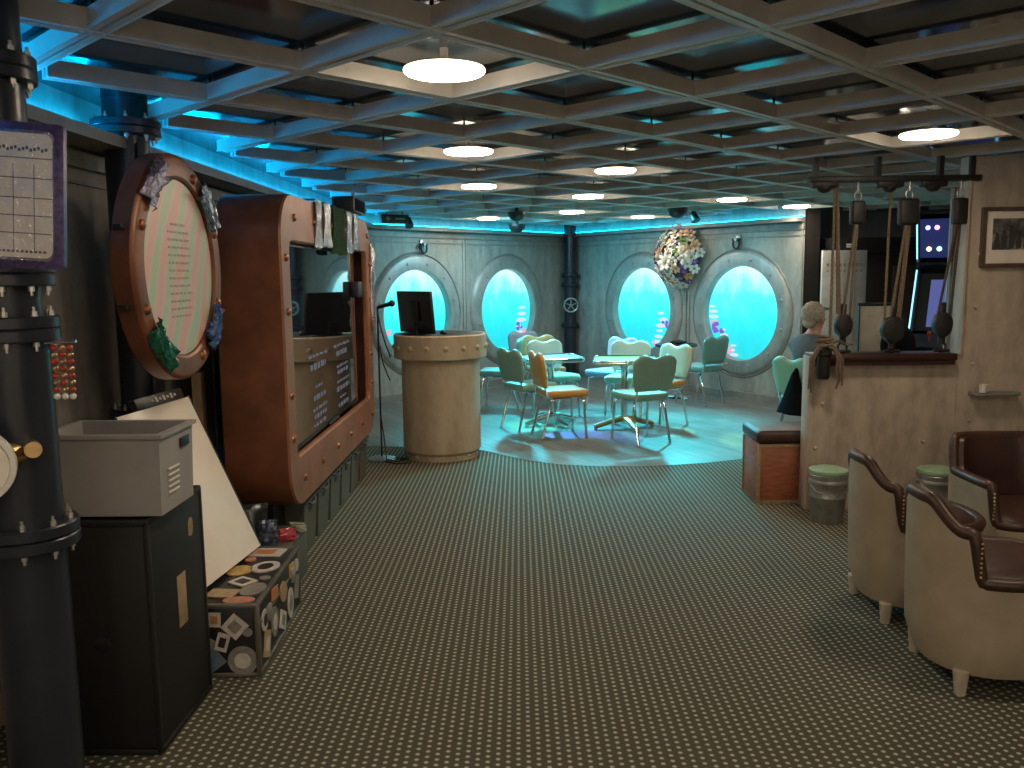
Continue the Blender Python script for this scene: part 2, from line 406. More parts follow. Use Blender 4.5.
# partition wall with the opening, its sill and the rear / right shell
PY = 5.66
b = B()
box(b, (2.415, PY+.05, .505), (.975, .10, 1.01))
box(b, (4.575, PY+.05, GRID/2), (3.35, .10, GRID))
for x, z in [(1.98,.42),(1.98,.14),(2.70,.46),(3.0,.98),(3.0,1.35),(3.0,1.7),(3.0,2.05),(3.35,.98),(3.0,.6),(2.02,.72)]:
    dome(b, (x, PY, z), (0,-1,0), .014)
struct('wall_right', b, M['wall_warm'])
b = B(); box(b, (1.935, PY+.06, .52), (.03, .135, 1.04), bev=.004); box(b, (2.905, PY+.03, 1.62), (.014, .12, 1.14)); struct('trim_4', b, M['wall_warm'])
b = B(); box(b, (2.40, PY+.04, 1.035), (.93, .22, .045), bev=.006); box(b, (2.40, PY+.0, 1.0), (.91, .12, .035)); struct('trim_5', b, M['sill'])
b = B(); quad_wall(b, Vector((4.2,0,0)), Vector((0,1,0)), -2.8, PY, 0, HC); struct('wall_side', b, M['wall'])
# unseen pale lobby with ceiling lights, added to light the room from behind
M['lobby_wall'] = mat('pale_lobby_wall', (.62,.58,.52,1), .6); M['lobby_floor'] = mat('pale_lobby_floor', (.42,.38,.33,1), .35, 0, .1, 3)
b = B(); quad_wall(b, Vector((0,-7.5,0)), Vector((1,0,0)), -2.2, 4.3, 0, HC); struct('wall_rear', b, M['lobby_wall'])
b = B(); quad_wall(b, Vector((-2.1,0,0)), Vector((0,1,0)), -7.5, -2.7, 0, HC); struct('wall_lobby_left', b, M['lobby_wall'])
b = B(); quad_wall(b, Vector((4.2,0,0)), Vector((0,1,0)), -7.5, -2.7, 0, HC); struct('wall_lobby_right', b, M['lobby_wall'])
b = B(); poly(b, [(-2.2,-7.6),(4.3,-7.6),(4.3,-2.8),(-2.2,-2.8)], 0); struct('floor_lobby', b, M['lobby_floor'])
b = B(); poly(b, [(-2.2,-7.6),(4.3,-7.6),(4.3,-2.8),(-2.2,-2.8)][::-1], HC); struct('ceiling_lobby', b, M['lobby_wall'])
M['lobby_fill_lamp'] = emit('lobby_fill_lamp', (1.0, .87, .72, 1), LOBBY_FILL)
for lx, ly, lab in ((-.6,-3.7,'unseen square fill light added in the lobby behind the camera, near left'),(2.4,-3.7,'unseen square fill light added in the lobby behind the camera, near right'),(-.6,-5.9,'unseen square fill light added in the lobby behind the camera, far left'),(2.4,-5.9,'unseen square fill light added in the lobby behind the camera, far right')):
    t = thing('lobby_fill_light', lab, 'ceiling light', (lx, ly, HC-.03), 0, 'added lobby fill lights')
    bm = B(); box(bm, (0,0,0), (.58,.58,.01)); obj('diffuser', bm, M['lobby_fill_lamp'], t)
    bm = B()
    for sx, sy, wx, wy in ((-1,0,.03,.64),(1,0,.03,.64),(0,-1,.64,.03),(0,1,.64,.03)): box(bm, (sx*.305, sy*.305, .01), (wx, wy, .04))
    obj('frame', bm, M['lamp_body'], t)
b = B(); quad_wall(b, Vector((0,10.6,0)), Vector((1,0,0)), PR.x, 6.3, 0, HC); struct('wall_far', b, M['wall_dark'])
b = B(); box(b, (PR.x+.10, PR.y+.13, 1.2), (.16, .22, 2.4)); struct('wall_pier', b, M['iron'])
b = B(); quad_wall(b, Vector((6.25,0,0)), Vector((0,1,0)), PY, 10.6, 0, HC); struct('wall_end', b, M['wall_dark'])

# ceiling grid
GO = Vector((-.2503, 2.6569, 0)); GA = Vector((.4899,.5177,0)); GB = Vector((-.5056,.4869,0))
CLIP = [(-1.70,-2.6),(-1.70,10.35),(.8,13.38),(3.12,9.98),(3.6,10.5),(6.2,10.5),(6.2,-2.6)]
def inside(p):
    r = False; n = len(CLIP)
    for i in range(n):
        (x1,y1),(x2,y2) = CLIP[i], CLIP[(i+1) % n]
        if (y1 > p.y) != (y2 > p.y) and p.x < (x2-x1)*(p.y-y1)/(y2-y1)+x1: r = not r
    return r
b = B(); rods = B()
for fam, (d1, d2) in enumerate(((GA, GB), (GB, GA))):
    L = d1.length; du = d1/L; nn = Vector((-du.y, du.x, 0)); rz = math.atan2(du.y, du.x)
    for k in range(-34, 36):
        st = GO+d2*k; run = None; t = -24.0
        while t < 24.0:
            ins = inside(st+du*t)
            if ins and run is None: run = t
            if (not ins or t+.03 >= 24) and run is not None:
                if t-run > .1:
                    c = st+du*((t+run)/2); ln = t-run
                    for sgn in (-1, 1):
                        box(b, (0,0,0), (ln, .024, .062-(.002 if fam else 0)), T(c+nn*(sgn*.018)+Vector((0,0,GRID+.031)), rz))
                        box(b, (0,0,0), (ln, .006, .010), T(c+nn*(sgn*.030)+Vector((0,0,GRID+.004)), rz))
                    box(b, (0,0,0), (ln, .014, .03), T(c+Vector((0,0,GRID+.045)), rz), mi=1)
                run = None
            t += .03
struct('ceiling_grid', b, [M['beam'], M['black']], smooth=0)
b.free() if False else None
for i in range(-6, 16):
    for j in range(-8, 12):
        p = GO+GA*i+GB*j
        if inside(p) and p.y > 2 and p.y < 12: cyl(rods, (p.x, p.y, GRID+.06), (p.x, p.y, HC), .006, seg=6)
struct('ceiling_hanger', rods, M['black'])

# ------------------------------------------------------------------ ceiling lights
lamp0 = thing('ceiling_light', '', 'ceiling light')
b = B(); lathe(b, [(0,.0),(.11,.001),(.136,.004),(.144,.010)], 40); obj('diffuser', b, M['lamp'], lamp0)
b = B(); lathe(b, [(.144,.010),(.146,.014),(.144,.020),(.12,.024)], 40); obj('glow_ring', b, M['lamp_rim'], lamp0)
b = B(); lathe(b, [(.12,.024),(.10,.032),(0,.032)], 32); cyl(b, (0,0,.03), (0,0,HC-GRID+.012), .015, seg=12); obj('housing', b, M['lamp_body'], lamp0)
LAMPS = [((0,0),'large round ceiling light nearest the camera, above the centre of the carpet'),
 ((2,2),'round ceiling light second in the central row going towards the podium'),
 ((4,4),'small round ceiling light third in the central row, before the podium'),
 ((8,8),'smallest round ceiling light, farthest in the central row, by the left black dome'),
 ((4,2),'round ceiling light between the central row and the right side, nearest of its row'),
 ((6,4),'round ceiling light second in the row leading to the corner pipe'),
 ((8,6),'tiny round ceiling light third in the row leading to the corner pipe'),
 ((8,3),'round ceiling light near the black dome above the flower wreath, to its right'),
 ((10,3),'round ceiling light beside the porthole wall, close to the hanging ropes'),
 ((4,-1),'bright round ceiling light above the framed photograph wall at right'),
 ((10,6),'round ceiling light just above the flower wreath'),
 ((-2,-2),'round ceiling light overhead out of the frame, behind the camera'),
 ((-4,-4),'round ceiling light far behind the camera'), ((-2,-4),'round ceiling light behind the camera on the right side'),
 ((2,-3),'round ceiling light above the leather armchairs, out of the frame'),
 ((-1,2),'round ceiling light above the left trunk, out of the frame'),
 ((8,-1),'round ceiling light in the arcade room beyond the opening'),
 ((6,-3),'round ceiling light over the arcade machine')]
for n, ((i, j), lab) in enumerate(LAMPS):
    if (i, j) in ((-1,2), (6,-3)): continue
    p = GO+GA*(i+.5)+GB*(j+.5)
    if n == 0: o = lamp0; o.location = (p.x, p.y, GRID-.012); o['label'] = lab; o['group'] = 'round ceiling lights'
    else: dup(lamp0, (p.x, p.y, GRID-.012), 0, lab, 'round ceiling lights')

# coloured party beams from the small spot fixtures on the ceiling
def spot(name, loc, target, col, power, size, blend=.5, rad=.12):
    l = bpy.data.lights.new(name, 'SPOT'); l.energy = power; l.color = col; l.spot_size = math.radians(size); l.spot_blend = blend; l.shadow_soft_size = rad
    o = bpy.data.objects.new(name, l); C.objects.link(o); o.location = loc
    o.rotation_euler = (Vector(target)-Vector(loc)).to_track_quat('-Z','Y').to_euler(); return o

SPOTS = [((-.2,10.9,2.22),(-.1,12.6,1.2),(.06,.70,1.0),16,110),((.15,11.9,2.2),(1.6,12.3,1.2),(.06,.70,1.0),14,120),((1.95,10.2,2.22),(2.9,10.6,1.0),(.06,.70,1.0),12,120),((-.2,10.9,2.22),(-1.4,10.9,1.2),(.06,.70,1.0),12,110),
 ((-.2,10.9,2.22),(.7,8.9,0),(.03,.80,1.0),220,72),((1.95,10.2,2.22),(1.2,8.6,0),(.03,.85,1.0),220,80),((.15,11.9,2.2),(1.9,8.6,0),(.08,.65,1.0),150,60),
 ((-.2,10.9,2.22),(.15,9.0,0),(.1,1.0,.35),60,13),((1.95,10.2,2.22),(1.55,8.55,0),(.5,1.0,.35),50,10),((.15,11.9,2.2),(1.0,8.5,0),(.1,.15,1.0),90,9),((1.95,10.2,2.22),(2.3,7.95,0),(.45,1.0,.3),40,16),((.15,11.9,2.2),(.5,8.6,0),(.1,.25,1.0),90,10)]
for n, (a, t, c, pw, sz) in enumerate(SPOTS): spot('party_light', a, t, c, pw*(3.6 if sz > 30 else 7.0), sz, 1.0 if sz > 30 else .4, .12 if sz > 30 else .02)

# ------------------------------------------------------------------ left side: pipes
def flange(bm, c, r, h=.035, bolts=8, bb=None):
    lathe(bm, [(r*.6, -h/2), (r*.97, -h/2), (r, -h/2+.004), (r, h/2-.004), (r*.97, h/2), (r*.6, h/2)], 40, c)
    if bb is not None:
        for k in range(bolts):
            a = 2*PI*(k+.35)/bolts; x, y = c[0]+r*.84*math.cos(a), c[1]+r*.84*math.sin(a)
            for s in (1, -1):
                cyl(bb, (x, y, c[2]+s*h/2), (x, y, c[2]+s*(h/2+.014)), .0085, seg=6)
                cyl(bb, (x, y, c[2]+s*h/2), (x, y, c[2]+s*(h/2+.026)), .0045, seg=8)
p1 = thing('steam_pipe', 'thick navy pipe column at the left edge with bolted flanges and a white gauge', 'pipe', (-1.405, 2.35, 0))
b = B(); cyl(b, (0,0,0), (0,0,1.45), .097, seg=40); obj('lower_pipe', b, M['pipe'], p1)
b = B(); cyl(b, (0,0,1.45), (0,0,HC), .083, seg=40); cyl(b, (.05,-.085,1.6), (.05,-.085,HC), .012, seg=10); obj('upper_pipe', b, M['pipe'], p1)
for z, r in [(.905,.135),(.868,.135),(1.45,.125),(1.485,.125),(1.60,.122),(1.635,.122),(2.14,.115),(2.175,.115),(.02,.14)]:
    b = B(); bb = B(); flange(b, (0,0,z), r, .034, 9, bb); f = obj('flange', b, M['pipe'], p1); obj('bolts', bb, M['bolt'], f)
b = B(); cyl(b, (.03,-.06,1.13), (.0,-.20,1.13), .035, seg=20); cyl(b, (.06,-.05,1.145), (.105,-.12,1.15), .022, seg=14); obj('gauge_stub', b, M['brass'], p1)
mt = T((-.0,-.22,1.125), 0.5) @ Matrix.Rotation(PI/2,4,'X')
b = B(); lathe(b, [(0,-.02),(.098,-.02),(.103,-.005),(.100,.018),(.088,.02),(.085,.012)], 40, mt=mt); g = obj('gauge', b, M['white'], p1)
b = B(); lathe(b, [(0,.012),(.085,.012)], 40, mt=mt); obj('gauge_face', b, M['paper'], g)

p2 = thing('steam_pipe', 'dark pipe column behind the grey crate and the round bronze sign', 'pipe', (-1.775, 3.98, 0))
b = B(); cyl(b, (0,0,.99), (0,0,HC), .098, seg=40); cyl(b, (.085,-.075,1.05), (.085,-.075,2.2), .011, seg=8); obj('upper_pipe', b, M['pipe'], p2)
b = B(); cyl(b, (0,0,0), (0,0,1.0), .075, seg=32); obj('lower_pipe', b, M['pipe'], p2)
for z, r in [(.985,.15),(2.255,.15),(2.29,.15)]:
    b = B(); bb = B(); flange(b, (0,0,z), r, .034, 9, bb); f = obj('flange', b, M['pipe'], p2); obj('bolts', bb, M['bolt'], f)

p3 = thing('steam_pipe', 'navy pipe column in the far corner with a spoked valve wheel', 'pipe', (.80, 13.45, 0))
b = B(); cyl(b, (0,0,0), (0,0,HC), .092, seg=32); obj('pipe', b, M['pipe'], p3)
for z in (1.58, 1.43, .80, .05, 2.2):
    b = B(); bb = B(); flange(b, (0,0,z), .145, .03, 8, bb); f = obj('flange', b, M['pipe'], p3); obj('bolts', bb, M['iron'], f)
b = B(); mt = T((0,-.19,1.12)) @ Matrix.Rotation(PI/2,4,'X')
tube(b, [mt @ Vector((.105*math.cos(2*PI*k/28), .105*math.sin(2*PI*k/28), 0)) for k in range(28)], .013, 8, closed=True)
for k in range(5):
    a = 2*PI*k/5+.3; cyl(b, mt @ Vector((0,0,0)), mt @ Vector((.105*math.cos(a), .105*math.sin(a), 0)), .008, seg=6)
cyl(b, (0,-.20,1.12), (0,-.08,1.12), .018, seg=12); obj('valve_wheel', b, M['steel'], p3)

t = thing('tan_wall_panel', 'tan panel added low against the left wall behind the near pipe', 'board', (-1.895, 3.35, 0))  # added panel standing in for the tan lower part of the wall
b = B(); box(b, (0,0,.34), (.025,.95,.68), bev=.004); obj('board', b, M['tan_wood'], t)
# purple framed timetable on the near pipe
t = thing('wall_sign', 'purple framed timetable card in plastic, fixed to the near pipe column', 'sign', (-1.275, 2.238, 1.815))
t.rotation_euler = (0, math.radians(4), math.radians(8))
M['purple'] = mat('purple_glitter', (0.075,0.05,0.14,1), .35, .3, .5, 60)
def rrect(w_, h_, r_, n=6):
    o = []
    for cx, cy, a0 in ((w_/2-r_, h_/2-r_, 0), (-w_/2+r_, h_/2-r_, PI/2), (-w_/2+r_, -h_/2+r_, PI), (w_/2-r_, -h_/2+r_, 1.5*PI)):
        for k in range(n+1): o.append((cx+r_*math.cos(a0+PI/2*k/n), cy+r_*math.sin(a0+PI/2*k/n)))
    return o
b = B(); prism(b, rrect(.20,.37,.012), -.008, .016, bev=.004); obj('frame', b, M['purple'], t)
b = B(); prism(b, [(x, z) for x, z in rrect(.148,.315,.02)], -.011, -.007); obj('card', b, M['paper'], t)
b = B()
for z in (.095,.045,-.005,-.05,-.095): box(b, (0,-.0115,z), (.148,.001,.0025))
for x in (-.02,.03): box(b, (x,-.0115,-.03), (.0015,.001,.22))
for k in range(14): box(b, (-.06+.0092*k,-.0115,.115+.003*(k%3)), (.006,.001,.008))
for k in range(11): box(b, (-.055+.011*k,-.0115,-.142), (.007,.001,.006))
obj('ruling', b, M['ink'], t)
m_, nt_, b_ = new_mat('clear_plastic'); nt_.nodes.remove(b_)
tr_ = nt_.nodes.new('ShaderNodeBsdfTransparent'); gl_ = nt_.nodes.new('ShaderNodeBsdfGlossy'); gl_.inputs['Roughness'].default_value = .08
mx_ = nt_.nodes.new('ShaderNodeMixShader'); mx_.inputs[0].default_value = .13
nt_.links.new(tr_.outputs[0], mx_.inputs[1]); nt_.links.new(gl_.outputs[0], mx_.inputs[2]); nt_.links.new(mx_.outputs[0], nt_.nodes['Material Output'].inputs[0])
nz_ = noise_node(nt_, 22); bp_ = nt_.nodes.new('ShaderNodeBump'); bp_.inputs['Strength'].default_value = .8; bp_.inputs['Distance'].default_value = .02
nt_.links.new(nz_.outputs[0], bp_.inputs['Height']); nt_.links.new(bp_.outputs[0], gl_.inputs['Normal'])
M['plastic'] = m_
b = B(); prism(b, rrect(.16,.33,.02), -.0150, -.0140); obj('plastic_cover', b, M['plastic'], t)

t = thing('bead_hanging', 'little hanging of red and gold beads on the side of the near pipe column', 'ornament', (-1.235, 2.30, 1.43))
b = B(); cyl(b, (-.05,.0,0), (.035,0,.004), .004, seg=8); obj('hanger_bar', b, M['chrome'], t)
M['red_bead'] = mat('red_bead', (.35,.05,.03,1), .25); 
for k in range(3):
    b = B()
    for q in range(7): sphere(b, (-.026+.022*k, -.004, -.013-.019*q), .0098, (1,1,.9), 10, 8, mi=(q+k) % 2)
    sphere(b, (-.026+.022*k, -.004, -.013-.019*7), .009, (1,1,1), 10, 8, mi=2)
    obj('bead_strand', b, [M['red_bead'], M['brass'], M['white']], t)

# round bronze sign with striped face and four sequin patches
SX, SY, SZ, SR = -1.355, 3.44, 1.64, .445
t = thing('round_sign', 'round bronze riveted sign with pink and green striped face and sequin patches', 'sign', (SX, SY, SZ))
toX = Matrix.Rotation(PI/2,4,'Y')
b = B(); lathe(b, [(.30,-.075),(SR-.03,-.075),(SR,-.065),(SR,.0),(SR-.01,.012),(SR-.02,.015),(SR-.085,.015),(SR-.095,.008),(SR-.10,-.02)], 72, mt=toX); fr = obj('frame', b, M['bronze'], t)
b = B()
for k in range(8): dome(b, (.015, (SR-.052)*math.cos(2*PI*(k+.5)/8), (SR-.052)*math.sin(2*PI*(k+.5)/8)), (1,0,0), .022)
obj('rivets', b, M['bronze_bolt'], fr)
m_, nt_, b_ = new_mat('striped_face')
tc_ = nt_.nodes.new('ShaderNodeTexCoord'); wv = nt_.nodes.new('ShaderNodeTexWave'); mp_ = nt_.nodes.new('ShaderNodeMapping')
mp_.inputs['Rotation'].default_value = (math.radians(28),0,0); wv.bands_direction = 'Y'; wv.inputs['Scale'].default_value = 2.3; wv.inputs['Distortion'].default_value = 2.5; wv.inputs['Detail'].default_value = 1
wv.inputs['Detail Scale'].default_value = 1.2
nt_.links.new(tc_.outputs['Object'], mp_.inputs[0]); nt_.links.new(mp_.outputs[0], wv.inputs[0])
rp_ = ramp(nt_, wv.outputs[1], [(0.15, srgb(214,160,148)), (0.42, srgb(212,172,156)), (0.55, srgb(192,188,156)), (.85, srgb(172,186,152))]); nt_.links.new(rp_.outputs[0], b_.inputs['Base Color']); b_.inputs['Roughness'].default_value = .35
b = B(); lathe(b, [(0,.002),(SR-.10,.002),(SR-.10,-.02)], 72, mt=toX); fc = obj('face', b, m_, t)
M['faint'] = mat('faint_print', (.38,.34,.27,1), .5)
b = B()
for r in range(13):
    z = .17-.03*r; wd = .22 if r else .15; y = -wd/2
    while y < wd/2-.02:
        l = random.uniform(.015,.045); box(b, (.0035, y+l/2, z), (.001, l, .008)); y += l+.012
obj('print_lines', b, M['faint'], fc)
def patch(a, col, name, parent, w_=.11, h_=.22):
    bm = B(); n1, n2 = 7, 10; gv = []
    for i in range(n1):
        row = []
        for j in range(n2):
            u_, v_ = (i/(n1-1)-.5)*w_, (j/(n2-1)-.5)*h_
            rr = (SR-.05)+u_; ang = a+v_/(SR-.05)
            row.append(bm.verts.new((.02+.012*math.sin(i*2.1+j)*math.cos(j*1.7)+(.016 if 0 < i < n1-1 else 0), rr*math.cos(ang), rr*math.sin(ang))))
        gv.append(row)
    for i in range(n1-1):
        for j in range(n2-1): bm.faces.new((gv[i][j], gv[i+1][j], gv[i+1][j+1], gv[i][j+1]))
    bmesh.ops.solidify(bm, geom=bm.faces[:], thickness=.006)
    obj(name, bm, col, parent, smooth=60)
sq = lambda n, c, r=.25: mat(n, c, r, .6, .6, 70, (1,1,1), .5)
patch(math.radians(128), sq('silver_purple_sequin', (.36,.33,.45,1)), 'sequin_patch', t)
patch(math.radians(42), sq('silver_blue_sequin', (.30,.40,.48,1)), 'sequin_patch', t)
patch(math.radians(228), sq('green_sequin', (.04,.26,.15,1)), 'sequin_patch', t)
patch(math.radians(318), sq('blue_sequin', (.05,.10,.28,1)), 'sequin_patch', t)
b = B()
for z in (-.14,.14): tube(b, [(-.07,.25,z),(-.25,.44,z),(-.335,.50,z)], .014, 8)
obj('bracket', b, M['black'], t)
for z in (-.14,.14):
    b = B(); box(b, (-.03,-.462*math.cos(z/.45),z), (.03,.035,.02), bev=.003); obj('side_lug', b, M['black'], t)

# black trunk, crate, leaning board, sticker case
t = thing('trunk', 'tall black trunk with brown label, standing on the carpet beside the near pipe', 'trunk', (-1.413, 2.935, 0))
b = B(); box(b, (0,0,.41), (.38,.47,.78), bev=.012); obj('body', b, M['trunk'], t)
b = B()
for sx in (-1,1):
    for sy in (-1,1): box(b, (sx*.185, sy*.23, .41), (.018,.018,.80), bev=.003)
for z in (.012,.808):
    for sy in (-1,1): box(b, (0, sy*.23, z), (.384,.018,.02), bev=.003)
    for sx in (-1,1): box(b, (sx*.185, 0, z), (.018,.47,.02), bev=.003)
obj('edge_strips', b, M['trunk'], t)
b = B(); box(b, (.02,-.237,.40), (.05,.008,.03), bev=.003); box(b, (.02,-.241,.40), (.02,.01,.05), bev=.003); obj('latch', b, M['iron'], t)
M['tan_paper'] = mat('tan_paper', (.32,.22,.12,1), .7, 0, .3, 20)
b = B(); box(b, (.191,.01,.455), (.002,.075,.19), T((0,0,0)), bev=.0008); obj('paper_label', b, M['tan_paper'], t)
b = B(); prism(b, [(-.02,-.03),(.01,-.035),(.022,-.01),(.018,.03),(-.005,.036),(-.02,.015)], -.001, .001, T((.191,.12,.69), PI/2)); obj('paper_label', b, M['tan_paper'], t)
b = B(); prism(b, [(.018*math.cos(2*PI*k/14), .026*math.sin(2*PI*k/14)) for k in range(14)], -.002, .001, T((-.13,-.236,.42))); obj('red_sticker', b, mat('red_label', (.3,.05,.02,1), .5), t)

t = thing('storage_crate', 'light grey open-topped plastic crate resting on the black trunk', 'crate', (-1.378, 2.872, .822))
def crate_mesh(w0, d0, w1, d1, h, th=.012):
    bm = B(); prof = [(w0/2,d0/2,0),(w1/2,d1/2,h),(w1/2+.012,d1/2+.012,h),(w1/2+.012,d1/2+.012,h+.012),(w1/2-th,d1/2-th,h+.012),(w0/2-th,d0/2-th,.012)]
    rg = [[bm.verts.new((sx*a, sy*c, z)) for sx, sy in ((-1,-1),(1,-1),(1,1),(-1,1))] for a, c, z in prof]
    for A, Bq in zip(rg, rg[1:]):
        for k in range(4): bm.faces.new((A[k], A[(k+1)%4], Bq[(k+1)%4], Bq[k]))
    bm.faces.new(rg[0][::-1]); bm.faces.new(rg[-1]); return bm
obj('body', crate_mesh(.385,.275,.40,.285,.262), M['crate'], t, smooth=20)
b = B()
for k in range(5): box(b, (.199+.0008*k,-.04,.065+.02*k), (.004,.085,.006), T((0,0,0)))
obj('vent_ribs', b, M['white'], t)
b = B(); box(b, (.203,.06,.215), (.006,.075,.034), bev=.002); obj('handle_slot', b, M['black'], t)

t = thing('leaning_board', 'blank white board leaning back with its foot on the sticker covered case', 'board', (-1.285, 3.67, .322))
t.rotation_euler = (0, 0, math.radians(-6))
tl = Matrix.Rotation(math.radians(-24), 4, 'Y')
b = B(); box(b, (-.006,0,.395), (.012,.60,.79), tl, bev=.002); obj('panel', b, M['white_gloss'], t)
b = B(); box(b, (-.008,.305,.395), (.018,.012,.80), tl, bev=.002); obj('edge_strip', b, M['black'], t); b = B(); box(b, (-.008,-.305,.395), (.018,.012,.80), tl, bev=.002); obj('edge_strip', b, M['black'], t)
b = B(); box(b, (-.004,.05,.815), (.03,.40,.05), tl, bev=.004); cl = obj('top_clip', b, M['black'], t)
b = B()
for k in range(7): box(b, (.0125,-.02+.032*k,.815), (.002,.018,.012+.012*(k%2)), tl @ T((0,0,0)))
obj('clip_marks', b, M['white'], cl)

CW, CL, CH = .42, .74, .30
t = thing('sticker_case', 'low black flight case covered in travel stickers, on the carpet before the bronze cabinet', 'case', (-1.278, 3.625, 0), math.radians(2))
b = B(); box(b, (0,0,.155), (CW-.01,CL-.01,.29), bev=.006); obj('body', b, M['black'], t)
b = B()
for sx in (-1,1):
    for z in (.012,.30): box(b, (sx*(CW/2-.006),0,z), (.018,CL,.018), bev=.003)
    box(b, (sx*(CW/2-.006),0,.215), (.014,CL,.012), bev=.002)
for sy in (-1,1):
    for z in (.012,.30): box(b, (0,sy*(CL/2-.006),z), (CW,.018,.018), bev=.003)
    for sx in (-1,1): box(b, (sx*(CW/2-.006),sy*(CL/2-.006),.155), (.02,.02,.29), bev=.003)
obj('metal_edging', b, mat('dull_metal', (.18,.17,.14,1), .4, .6), t)
for sy in (-.22,.22):
    b = B(); box(b, (CW/2+.004,sy,.215), (.012,.06,.06), bev=.004); box(b, (CW/2+.011,sy,.205), (.008,.03,.05), bev=.003); obj('latch', b, M['steel'], t)
SC = {k: mat('sticker_'+k, c, .45, 0, .2, 40) for k, c in dict(orange=(.50,.19,.07,1), yellow=(.50,.33,.10,1), white=(.55,.50,.44,1), grey=(.22,.21,.18,1), red=(.42,.10,.06,1), blue=(.12,.17,.22,1), tan=(.40,.27,.14,1), black=(.02,.02,.02,1), salmon=(.48,.2,.13,1)).items()}
def sticker(face, u_, v_, w_, h_, rot, col, shape='r', inner=None):
    if shape == 'r': o = [(-w_/2,-h_/2),(w_/2,-h_/2),(w_/2,h_/2),(-w_/2,h_/2)]
    else: o = [(w_/2*math.cos(2*PI*k/22), h_/2*math.sin(2*PI*k/22)) for k in range(22)]
    R2 = Matrix.Rotation(rot, 4, 'Y')
    if face == 'end': mt = T((u_, -CL/2+.003, v_)) @ R2
    elif face == 'top': mt = T((u_, v_, .302)) @ Matrix.Rotation(-PI/2,4,'X') @ R2
    else: mt = T((CW/2-.003, u_, v_), PI/2) @ R2
    bm = B(); prism(bm, o, -.0045 if face != 'top' else -.0045, .001, mt); s = obj('sticker', bm, SC[col], t, smooth=0)
    if inner:
        k = .55; bm = B(); prism(bm, [(x*k, y*k) for x, y in o], -.0058, -.004, mt); obj('sticker_print', bm, SC[inner], s, smooth=0)
for a in [('end',.035,.245,.05,.06,.05,'white','r','orange'),('end',.115,.215,.08,.08,.75,'white','r','grey'),('end',.062,.15,.05,.075,.3,'white','r','black'),('end',.14,.072,.12,.12,0,'grey','c','white'),
          ('end',.015,.075,.085,.085,.9,'blue'),('end',.0,.14,.05,.06,.5,'grey'),('end',.165,.19,.04,.035,0,'grey','c'),
          ('top',.075,.29,.17,.11,.1,'white','r','orange'),('top',.125,.085,.12,.15,.3,'white','c','black'),('top',.02,.04,.11,.13,0,'yellow','c'),('top',.075,-.10,.10,.085,.6,'white','r','black'),
          ('top',.145,-.195,.10,.15,.15,'grey','c'),('top',.03,-.235,.12,.09,.15,'tan'),('top',.12,-.315,.13,.075,0,'salmon','c'),('top',.03,.19,.05,.06,0,'salmon','c'),('top',.16,-.06,.05,.05,.4,'grey','c'),('top',-.08,.20,.07,.06,0,'white','c'),('top',-.10,-.1,.10,.08,.2,'salmon','c'),
          ('side',-.27,.20,.10,.09,.2,'white','c','black'),('side',-.25,.09,.09,.11,.4,'tan','r','white'),('side',-.12,.13,.11,.13,0,'grey','c','white'),('side',-.10,.25,.10,.05,.1,'orange'),('side',.02,.08,.1,.08,.5,'white','r','grey'),
          ('side',.05,.20,.12,.09,.2,'tan','c'),('side',.17,.10,.10,.14,.15,'white','c','grey'),('side',.22,.24,.09,.06,.1,'yellow'),('side',.30,.13,.08,.11,.3,'grey'),('side',.32,.23,.06,.06,0,'white','c')]: sticker(*a)

# packets behind the case
def packet(name, c, w_, h_, d_, m, label, rz=0, base=0, seed=1):
    rnd = random.Random(seed); bm = B()
    n1, n2 = 8, 9; fr, bk = [], []
    for i in range(n1):
        f1, b1 = [], []
        for j in range(n2):
            u_, v_ = i/(n1-1), j/(n2-1); th = d_/2*math.sin(PI*u_)**.6*(math.sin(PI*min(1,v_*.9+.08)))**.5
            x = (u_-.5)*w_*(1+.05*math.sin(v_*7)); z = v_*h_; nzz = rnd.uniform(-.006,.006)
            f1.append(bm.verts.new((x, -th+nzz, z))); b1.append(bm.verts.new((x, th+nzz, z)) if 0 < i < n1-1 and 0 < j < n2-1 else f1[-1])
        fr.append(f1); bk.append(b1)
    for i in range(n1-1):
        for j in range(n2-1):
            bm.faces.new((fr[i][j], fr[i+1][j], fr[i+1][j+1], fr[i][j+1]))
            vs = []
            for v in (bk[i][j], bk[i][j+1], bk[i+1][j+1], bk[i+1][j]):
                if v not in vs: vs.append(v)
            if len(vs) > 2:
                try: bm.faces.new(vs)
                except ValueError: pass
    o = obj(name, bm, m, None, smooth=25, loc=c); o.rotation_euler = (math.radians(-8), 0, rz); tag(o, label, 'packet'); return o
t = thing('cardboard_box', 'low dark box between the sticker case and the grey bins', 'box', (-1.34, 4.28, 0)); 
b = B(); box(b, (0,0,.12), (.34,.46,.24), bev=.006); obj('body', b, M['bin'], t); b = B(); box(b, (0,0,.246), (.35,.47,.025), bev=.006); obj('lid', b, M['bin'], t)
packet('snack_bag', (-1.37, 4.2, .258), .17, .20, .08, mat('dark_foil', (.04,.05,.045,1), .25, .5, .8, 30), 'dark shiny snack bag standing on the low box behind the sticker case', .3, seed=3)
packet('snack_bag', (-1.27, 4.13, .258), .10, .14, .05, mat('blue_foil', (.09,.11,.16,1), .25, .5, .8, 50), 'blue and silver snack packet propped before the dark shiny bag', .2, seed=5)
packet('snack_bag', (-1.20, 4.23, .258), .10, .07, .05, mat('pink_foil', (.45,.06,.08,1), .3, .2, .3, 30), 'small pink packet lying on the low box', .5, seed=8)
packet('snack_bag', (-1.19, 4.40, .258), .10, .05, .05, mat('pale_green_foil', (.35,.40,.28,1), .4, 0, .3, 30), 'pale green packet beside the small pink packet', -.2, seed=9)

